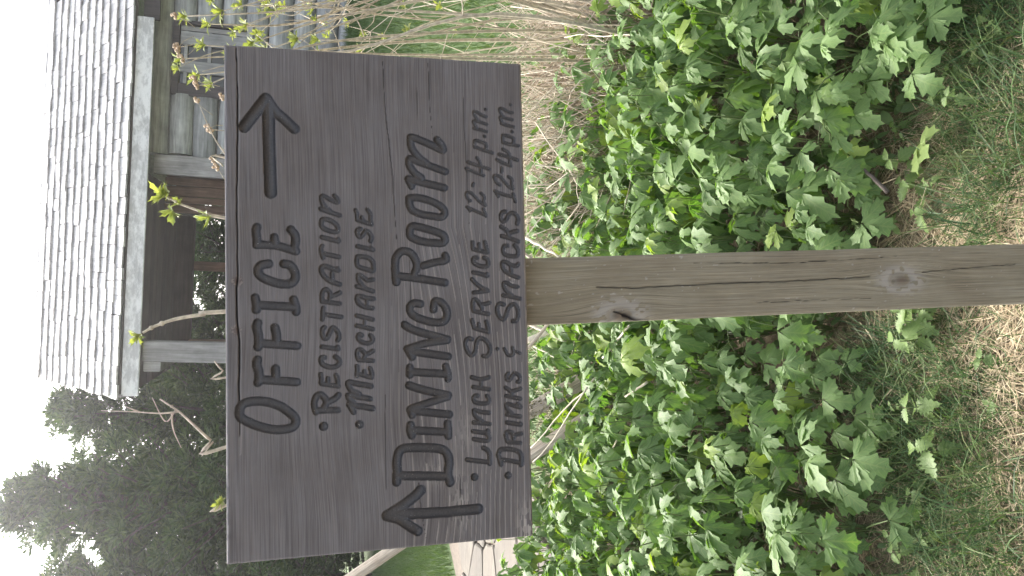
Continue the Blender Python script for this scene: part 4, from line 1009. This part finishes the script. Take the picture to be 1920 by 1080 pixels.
pts_ = np.stack([c0, c0 + d * (L * .35)[:, None], c0 + d * (L * .7)[:, None] - np.array([0, 0, .004]), c0 + d * L[:, None] - np.array([0, 0, .01])], 1)
sd = np.stack([-np.sin(az_), np.cos(az_), rng.uniform(-.3, .3, n_)], 1)
gcv = link('ground_cover', mesh_np('ground_cover', *ribbons(pts_, np.stack([L * .2, L * .62, L * .5, L * .05], 1), sd)), M_cover); tag(gcv, kind='stuff')

def blob(x, y, cx, cy, rx, ry): return np.exp(-((x - cx) / rx) ** 2 - ((y - cy) / ry) ** 2)
def gpx(px, py): q = at_px(px, py, 0); return q.x, q.y
G1 = [(gpx(1740, 760), .17, .12, 1.9), (gpx(1690, 700), .12, .1, 1.5), (gpx(1880, 170), .2, .13, 1.7), (gpx(1850, 60), .2, .13, .8), (gpx(1870, 300), .12, .07, 1.0), (gpx(1830, 440), .08, .05, .8), (gpx(1860, 950), .3, .1, .55), (gpx(1850, 1060), .2, .15, .6), (gpx(1750, 1000), .2, .1, .4), (gpx(1640, 60), .15, .1, .4)]
G2 = [(gpx(1850, 620), .13, .12, 1.2), (gpx(1900, 560), .12, .1, 1.2), (gpx(1790, 330), .16, .13, 1.5), (gpx(1800, 200), .12, .1, 1.0), (gpx(1850, 400), .13, .1, 1.0), (gpx(1790, 960), .25, .12, .5), (gpx(1880, 860), .2, .1, .6), (gpx(1790, 200), .15, .1, .5), (gpx(1900, 480), .15, .08, .8)]
def gd(x, y): return np.clip(sum(a * blob(x, y, c[0], c[1], rx, ry) for c, rx, ry, a in G1) + .06, 0, 1)
def sd_(x, y): return np.clip(sum(a * blob(x, y, c[0], c[1], rx, ry) for c, rx, ry, a in G2) + .22, 0, 1)
def blades(P, Lr, Wr, lean, seg=4, flat=None, curl=.6):
    n_ = len(P); az_ = rng.uniform(0, 2 * np.pi, n_); L = rng.uniform(*Lr, n_); W = rng.uniform(*Wr, n_)
    ln = rng.uniform(*lean, n_); t = np.linspace(0, 1, seg)[None, :]
    ang = ln[:, None] + curl * rng.uniform(.2, 1.4, n_)[:, None] * t           # angle from vertical
    ds = L[:, None] / (seg - 1)
    hx = np.concatenate([np.zeros((n_, 1)), np.cumsum(np.sin(ang[:, :-1]) * ds, 1)], 1); vz = np.concatenate([np.zeros((n_, 1)), np.cumsum(np.cos(ang[:, :-1]) * ds, 1)], 1)
    z0 = terrain(P[:, 0], P[:, 1])
    side_b = rng.normal(0, .15, n_)[:, None] * L[:, None] * t ** 2
    X_ = P[:, :1] + np.cos(az_)[:, None] * hx - np.sin(az_)[:, None] * side_b; Y_ = P[:, 1:2] + np.sin(az_)[:, None] * hx + np.cos(az_)[:, None] * side_b
    Z_ = np.maximum(z0[:, None] + vz, z0[:, None] + .002)
    if flat is not None: Z_ = z0[:, None] + rng.uniform(.002, flat, n_)[:, None] + (Z_ - z0[:, None]) * .12
    sdv = np.stack([-np.sin(az_), np.cos(az_), rng.uniform(-.4, .4, n_)], 1)
    return np.stack([X_, Y_, Z_], -1), W[:, None] * np.array([1, .9, .65, .15])[None, :seg], sdv
nf = lambda x, y: np.abs(x - .085) + 9 * (np.abs(y - 1.11) > .06) > .06
P = scatter(62000, -1.3, 1.3, .85, 2.2, lambda x, y: gd(x, y) * nf(x, y) * (y < front_edge(x) + .25))
P2 = scatter(26000, -1.3, 1.3, .85, 2.2, lambda x, y: np.clip(gd(x, y) - .45, 0, 1) * nf(x, y) * (y < front_edge(x) + .2))
gr = link('grass', mesh_np('grass', *merge([ribbons(*blades(P, (.03, .11), (.0012, .0026), (.2, 1.2))), ribbons(*blades(P2, (.08, .19), (.0018, .0034), (.3, 1.1), 4, None, .9))])), M_grass); tag(gr, kind='stuff')
P = scatter(46000, -1.3, 1.3, .85, 2.2, lambda x, y: sd_(x, y) * nf(x, y) * (y < front_edge(x) + .3))
st = link('dry_straw', mesh_np('dry_straw', *ribbons(*blades(P, (.03, .13), (.0009, .0022), (1.2, 1.5), 4, .022, .3))), M_straw); tag(st, kind='stuff')
P = scatter(4200, -2.2, 2.0, 1.5, 4.0, lambda x, y: (y > front_edge(x) - .2) * .7)
ls = link('leaf_litter', mesh_np('leaf_litter', *ribbons(*blades(P, (.05, .2), (.001, .003), (.9, 1.5), 4, .05, .3))), M_straw); tag(ls, kind='stuff')
# turf beyond: left of the path and the lawn behind the dead stalks
def lawn_d(x, y):
    left = (x < np.interp(y, [5.5, 6.5, 7.2, 9.5, 12], [-2.6, -2.65, -2.2, -2.35, -2.15])) & (y > 6.4) & (x > -.42 * y - .6)
    rightl = (x > .28 * y - .6) & (x < .40 * y + .6) & (y > 4.3)
    midl = (x > -.75) & (x <= .28 * y - .6) & (y > 4.6)
    return (left * 1.0 + rightl * .55 + midl * .3) * (y < 12.2)
P = scatter(165000, -5.6, 5.6, 4.2, 12.2, lawn_d)
lw = link('lawn_grass', mesh_np('lawn_grass', *ribbons(*blades(P, (.05, .15), (.004, .009), (.0, .7)))), M_lawn); tag(lw, kind='stuff')

# ------------------------------------------------------------------ dead stalks behind the bed on the right
def stalks(n_, xr, yr, hr, rr, lean=.25, k=5, dirx=-.1):
    x = rng.uniform(*xr, n_); y = np.maximum(rng.uniform(*yr, n_), back_edge(x) - .05 + rng.uniform(0, .3, n_)); h = rng.uniform(*hr, n_); t = np.linspace(0, 1, k)[None, :]
    a = rng.normal(dirx, lean, n_); b_ = rng.normal(.05, lean * .4, n_); cv = rng.normal(0, .18, n_)
    X_ = x[:, None] + h[:, None] * (a[:, None] * t + cv[:, None] * t ** 2); Y_ = y[:, None] + h[:, None] * (b_[:, None] * t + rng.normal(0, .15, n_)[:, None] * t ** 2)
    Z_ = terrain(x, y)[:, None] + h[:, None] * (t - .12 * t ** 3 * np.abs(a[:, None]))
    return np.stack([X_, Y_, Z_], -1), rng.uniform(*rr, n_)[:, None] * np.linspace(1, .5, k)[None, :]
parts = [tubes(*stalks(1500, (.3, 1.9), (2.5, 4.3), (.15, .5), (.0014, .0042), .4), 4), tubes(*stalks(260, (.3, 1.9), (2.6, 4.0), (.25, .6), (.003, .006), .5), 5), tubes(*stalks(240, (-.1, .7), (3.6, 4.3), (.12, .4), (.0015, .004), .5), 4),
         tubes(*stalks(650, (.25, 1.9), (2.4, 4.3), (.1, .45), (.0014, .004), 1.1), 4), tubes(*stalks(220, (-1.0, -.05), (3.55, 4.0), (.1, .42), (.0015, .004), .7), 4)]
o = link('dead_stalks', mesh_np('dead_stalks', *merge(parts)), M_stalk); tag(o, kind='stuff')
# single stalks that stand out
def one_stalk(pts, r, label, group=None, mat=None):
    p = np.array(pts, float); t = np.linspace(0, 1, 8); s = np.linspace(0, 1, len(p))
    path_ = np.stack([np.interp(t, s, p[:, i]) for i in range(3)], 1) + rng.normal(0, .0025 if len(p) > 2 or np.linalg.norm(p[0] - p[-1]) > .2 else .0008, (8, 3))
    o = link('dry_stalk', mesh_np('dry_stalk', *tubes([path_], np.linspace(r, r * .6, 8)[None], 6)), mat or M_stalk); tag(o, label, 'stalk', group)
def P3(px, py, Yd):
    u, v = 1080 - py, px
    d = right * ((u - 540) / 1507) - upv * ((v - 960) / 1507) + fwd
    return np.array(Vector((0, 0, 1.35)) + d * (Yd / d.y))
one_stalk([P3(1112, 712, 2.75), P3(990, 845, 3.05)], .0035, 'upper of two thin pale stalks crossing in front of the split rail')
one_stalk([P3(1105, 718, 2.72), P3(1045, 815, 2.9), P3(1000, 868, 3.0)], .003, 'lower of two thin pale stalks crossing in front of the split rail')
one_stalk([P3(1002, 650, 3.2), P3(1072, 690, 3.0)], .003, 'thin straight stalk sloping below the sign left of the post')
one_stalk([P3(1168, 800, 2.5), P3(1142, 858, 2.6)], .004, 'short pale stalk poking from the leaves left of the post, below the split rail')
one_stalk([P3(1214, 716, 2.4), P3(1172, 744, 2.5)], .005, 'short whitish broken stick among the leaves left of the post')
one_stalk([P3(1180, 610, 2.45), P3(1130, 672, 2.6)], .005, 'brown stalk running into the leaves next to the left edge of the post')
one_stalk([P3(985, 640, 3.3), P3(1055, 612, 3.2)], .014, 'thick bleached stem lying under the sign board just left of the post')
one_stalk([P3(985, 605, 3.4), P3(1062, 640, 3.25)], .010, 'bleached stem crossing under another beneath the sign left of the post')
one_stalk([P3(985, 445, 3.3), P3(1048, 482, 3.1)], .008, 'tan stem sloping under the sign board just right of the post')
one_stalk([P3(1165, 30, 3.0), P3(1010, 190, 3.3), P3(930, 300, 3.4)], .004, 'long thin tan stalk arching over the leaves in the right part of the photo')
one_stalk([P3(1005, 230, 3.1), P3(1080, 340, 3.0), P3(1085, 385, 2.95)], .003, 'thin curved straw-coloured stalk bending down over the leaves right of the sign corner')
one_stalk([P3(1130, 60, 2.9), P3(1145, 200, 2.85)], .003, 'thin pale stalk standing across the leaves near the right edge of the photo')
one_stalk([P3(1260, 62, 2.3), P3(1060, 68, 2.9)], .003, 'long straight pale stalk reaching down into the leaves at the right edge')
one_stalk([P3(1665, 360, 1.55), P3(1615, 312, 1.62)], .006, 'short grey-brown broken twig on the ground right of the post', None, M_trunk)
one_stalk([P3(1580, 312, 1.75), P3(1552, 345, 1.72)], .003, 'thin pale twig under the leaves right of the post')

# ------------------------------------------------------------------ elder shoots and shrub
CL = []
for i in range(6):
    r = np.random.default_rng(500 + i); bl = []
    for k in range(int(r.integers(10, 16))):
        L = r.uniform(.018, .042); v, f, u = lobe(L, L * r.uniform(.12, .19), 2, (0, 0, 0), 0, .5, r.uniform(-.4, .5), r)
        v = rot_x(v, r.uniform(.1, 1.2)); a = k * 2.4 + r.uniform(-.3, .3); c, s = math.cos(a), math.sin(a)
        v = np.stack([v[:, 0] * c - v[:, 1] * s, v[:, 0] * s + v[:, 1] * c, v[:, 2] + r.uniform(0, .008)], 1); bl.append((v, f, u))
    me = leaf_mesh('leaf_cluster', bl); me.materials.append(M_bud); CL.append(me)
def flower_mesh(seed):
    r = np.random.default_rng(seed); parts = []
    for k in range(6):
        d = r.normal(0, 1, 3); d[2] = abs(d[2]) + .3; d /= np.linalg.norm(d); L = r.uniform(.008, .016)
        parts.append(tubes([[(0, 0, 0), tuple(d * L * .7), tuple(d * L)]], [[.0008, .001, .001]], 4))
        c = d * L; th = np.linspace(0, np.pi, 5)
        parts.append(tubes([[tuple(c + d * q * .005) for q in (-.9, -.5, 0, .5, .9)]], [[.001, .004, .0055, .004, .001]], 6))
    return mesh_np('dried_flower_head', *merge(parts))
FM = [flower_mesh(i) for i in range(3)]
def shoot(name, label, base, pts, r0, r1, clusters=(), nodes=(), forks=(), bare=False, cl_scale=1.0):
    """a woody shoot: base on the ground, then through pts; clusters (t, size); forks: lists of points"""
    b_ = Vector(base); t = thing(name, label, 'shrub', b_)
    allp = [np.array(base)] + [np.array(p) for p in pts]
    p = catmull(np.array(allp)) if True else allp
    rad = np.linspace(r0, r1, len(p))
    parts = [tubes([p - np.array(b_)], rad[None], 7)]
    for nd in nodes:
        k = int(nd * (len(p) - 1)); d = p[min(k + 1, len(p) - 1)] - p[k - 1]; d /= np.linalg.norm(d)
        c = p[k] - np.array(b_); rr = rad[k]
        parts.append(tubes([[c - d * rr * 1.6, c - d * rr * .5, c + d * rr * .6, c + d * rr * 1.6]], [[rr * .9, rr * 1.6, rr * 1.7, rr * .9]], 7))
    for fk in forks:
        fp = catmull(np.array(fk)); parts.append(tubes([fp - np.array(b_)], np.linspace(r1 * 1.5, r1 * .45, len(fp))[None], 6))
    link('stem', mesh_np('stem', *merge(parts)), M_bark, t)
    for pos, dr, sz in clusters:
        o = link('leaf_cluster', CL[int(rng.integers(6))], None, t, Vector(pos) - b_)
        o.rotation_euler = Vector(dr).to_track_quat('Z', 'Y').to_euler(); o.scale = (sz, sz, sz)
    return t
def PV(*a): return Vector(P3(*a))
def toward(p, q): return (Vector(q) - Vector(p)).normalized()
Yb = 2.15
A = [P3(430, 410, Yb), P3(395, 402, Yb), P3(345, 385, Yb), P3(310, 368, Yb)]
shoot('elder_shoot', 'budding elder shoot with yellow-green leaf tufts over the sign, before the brown planks', (.10, 1.95, 0), [P3(1100, 535, 2.05), P3(930, 500, 2.15), *A], .007, .0018,
      [(P3(312, 370, Yb), toward(A[2], A[3]), 1.25), (P3(318, 362, Yb), (-.1, -.4, 1), 1.1), (P3(325, 392, Yb), (-.8, -.3, .2), 1.0), (P3(395, 402, Yb), (-.6, -.4, .6), 1.15), (P3(340, 384, Yb), (.5, -.3, .6), .7)], nodes=(.97, .9))
Bp = [P3(425, 584, 2.05), P3(385, 589, 2.05), P3(330, 598, 2.05), P3(290, 612, 2.05), P3(268, 624, 2.05)]
shoot('elder_shoot', 'smooth pale elder shoot curving up before the dark porch, one bud at its tip', (.09, 1.9, 0), [P3(1100, 545, 2.0), P3(930, 560, 2.05), *Bp], .007, .003, [(P3(266, 626, 2.05), toward(Bp[3], Bp[4]), .95), (P3(262, 628, 2.05), (-.5, -.5, .6), .6)], nodes=(.905, .82))
Cp = [P3(424, 838, 2.2), P3(395, 825, 2.2), P3(365, 798, 2.2), P3(336, 772, 2.2), P3(300, 748, 2.2)]
shoot('dead_twig', 'bare forked grey twig rising over the sign in front of the dark evergreens', (.08, 2.0, 0), [P3(1100, 550, 2.1), P3(930, 640, 2.15), *Cp], .007, .0019, forks=[[P3(336, 772, 2.2), P3(300, 775, 2.2), P3(250, 772, 2.22), P3(190, 770, 2.25)], [P3(262, 773, 2.22), P3(235, 762, 2.22)],
      [P3(330, 768, 2.2), P3(310, 790, 2.2), P3(285, 745, 2.2)], [P3(400, 828, 2.2), P3(378, 856, 2.18)], [P3(322, 772, 2.2), P3(325, 805, 2.2), P3(340, 840, 2.2)]], nodes=(.93,))
shoot('dead_twig', 'short bent twig showing over the sign at the foot of the grey porch post', (.07, 2.05, 0), [P3(1100, 552, 2.2), P3(930, 600, 2.3), P3(440, 705, 2.4), P3(418, 695, 2.4), P3(402, 677, 2.4)], .005, .002)
shoot('elder_shoot', 'single yellow-green bud just showing over the sign before the evergreens', (.06, 2.1, 0), [P3(1100, 560, 2.1), P3(930, 700, 2.15), P3(440, 940, 2.15), P3(420, 942, 2.15)], .006, .003, [(P3(418, 942, 2.15), (-.1, -.3, 1), .75), (P3(420, 940, 2.15), (.4, -.4, .6), .55)])
shoot('elder_shoot', 'small budding elder shoot at the top edge of the sign left of the window', (.11, 2.0, 0), [P3(1100, 530, 2.1), P3(930, 450, 2.2), P3(440, 300, 2.25), P3(418, 312, 2.25)], .006, .002, [], forks=[[P3(430, 300, 2.25), P3(400, 255, 2.25), P3(375, 200, 2.25)]])
# the big shrub at the upper right: many arching stems, tufts, dried flower heads
sb = Vector((1.05, 2.95, 0))
shrub = thing('elder_shrub', 'tangled elder shrub with yellow-green buds and dried flower heads before the cabin window', 'shrub', sb)
TIPS = [((352, 30), 2.55), ((345, 110), 2.5), ((375, 140), 2.5), ((385, 85), 2.5), ((400, 155), 2.45), ((395, 45), 2.55), ((465, 45), 2.6), ((478, 78), 2.6), ((505, 92), 2.6), ((590, 15), 2.7), ((350, -30), 2.6), ((430, -40), 2.6), ((420, 20), 2.55), ((455, 10), 2.6), ((440, 100), 2.5), ((600, 75), 2.6), ((520, 20), 2.65), ((560, 70), 2.6)]
stems = []
for i, ((px, py), Yd) in enumerate(TIPS):
    tip = P3(px, py, Yd); b0 = np.array([1.0 + U(-.12, .5), 2.95 + U(-.2, .35), 0])
    midp = b0 * .45 + tip * .55 + np.array([U(-.02, .16), U(-.1, .1), U(-.15, .05)])
    m2 = midp * .4 + tip * .6 + np.array([U(-.05, .05), U(-.04, .04), U(-.03, .05)])
    p = catmull(np.array([b0, midp, m2, tip])); r0_ = U(.005, .009)
    parts = [tubes([p - np.array(sb)], np.linspace(r0_, .0016, len(p))[None], 6)]
    for k in range(3):
        j = int(rng.integers(5, len(p) - 2)); d = rng.normal(0, 1, 3); d[2] = abs(d[2]) + .2; d[0] -= .5; d /= np.linalg.norm(d); L = U(.06, .2)
        q = np.array([p[j], p[j] + d * L * .5 + rng.normal(0, .01, 3), p[j] + d * L + np.array([0, 0, .02])])
        parts.append(tubes([catmull(q) - np.array(sb)], np.linspace(.0022, .0009, 11)[None], 5))
        if rng.uniform() < .7:
            o = link('leaf_cluster', CL[int(rng.integers(6))], None, shrub, Vector(q[-1]) - sb, Vector(d).to_track_quat('Z', 'Y').to_euler()); s_ = U(.5, .85); o.scale = (s_, s_, s_)
    link('branch', mesh_np('branch', *merge(parts)), M_bark, shrub)
    o = link('leaf_cluster', CL[int(rng.integers(6))], None, shrub, Vector(tip) - sb, Vector(tip - m2).to_track_quat('Z', 'Y').to_euler()); s_ = U(.8, 1.25); o.scale = (s_, s_, s_)
for px, py in ((333, 32), (338, 88), (332, 92), (345, 108), (368, 150), (374, 160), (370, 193), (395, 240), (398, 243), (410, 318), (418, 185), (400, 300)):
    c = P3(px, py, 2.4); bk = P3(px + U(18, 40), py - U(-30, 30), 2.45)
    f = link('dried_flower_head', FM[int(rng.integers(3))], M_flower, shrub, Vector(c) - sb, Vector(c - bk).to_track_quat('Z', 'Y').to_euler())
    link('flower_stalk', mesh_np('flower_stalk', *tubes([[bk - np.array(sb), (bk + c) / 2 - np.array(sb) + rng.normal(0, .004, 3), c - np.array(sb)]], [[.0011, .001, .0008]], 4)), M_bark, shrub)
# dead canes of the thicket, leaning across the lawn and the wall
sb2 = Vector((1.25, 3.2, 0))
dead = thing('dead_cane_thicket', 'thicket of bare bleached canes before the log wall and lawn', 'shrub', sb2)
for i in range(52):
    b0 = np.array([U(.85, 1.75), U(2.9, 3.7), 0]); L = U(.7, 1.75); a = rng.normal(-.45, .6); yv = rng.normal(0, .12)
    d = np.array([a, yv, 1.0]); d /= np.linalg.norm(d)
    p = catmull(np.array([b0, b0 + d * L * .4 + rng.normal(0, .07, 3), b0 + d * L * .75 + rng.normal(0, .09, 3), b0 + d * L + rng.normal(0, .08, 3) + np.array([-.06, 0, -.05])]))
    parts = [tubes([p - np.array(sb2)], np.linspace(U(.0018, .0048), .001, len(p))[None], 5)]
    for k in range(int(rng.integers(2, 7))):
        j = int(rng.integers(4, len(p) - 1)); dd = d + rng.normal(0, .7, 3); dd /= np.linalg.norm(dd); l2 = U(.05, .22)
        q = catmull(np.array([p[j], p[j] + dd * l2 * .5 + rng.normal(0, .012, 3), p[j] + dd * l2 + rng.normal(0, .02, 3)]))
        parts.append(tubes([q - np.array(sb2)], np.linspace(.0018, .0008, len(q))[None], 4))
    link('cane', mesh_np('cane', *merge(parts)), M_stalk, dead)

# ------------------------------------------------------------------ thin scattering volume added to imitate the lens veil around the sun
V, F = box_v(-166, 166, -66, 226, -1.2, 9.0)
hz_m = bpy.data.materials.new('lens_veil_haze'); hz_m.use_nodes = True; hn = hz_m.node_tree.nodes
hn.remove(hn['Principled BSDF']); pv = hn.new('ShaderNodeVolumePrincipled')
pv.inputs['Color'].default_value = (.97, .98, 1, 1); pv.inputs['Density'].default_value = .0031; pv.inputs['Anisotropy'].default_value = .87
hz_m.node_tree.links.new(pv.outputs[0], hn['Material Output'].inputs['Volume'])
hz = link('lens_veil', mesh_np('lens_veil', V, F, False), hz_m); tag(hz, kind='stuff')
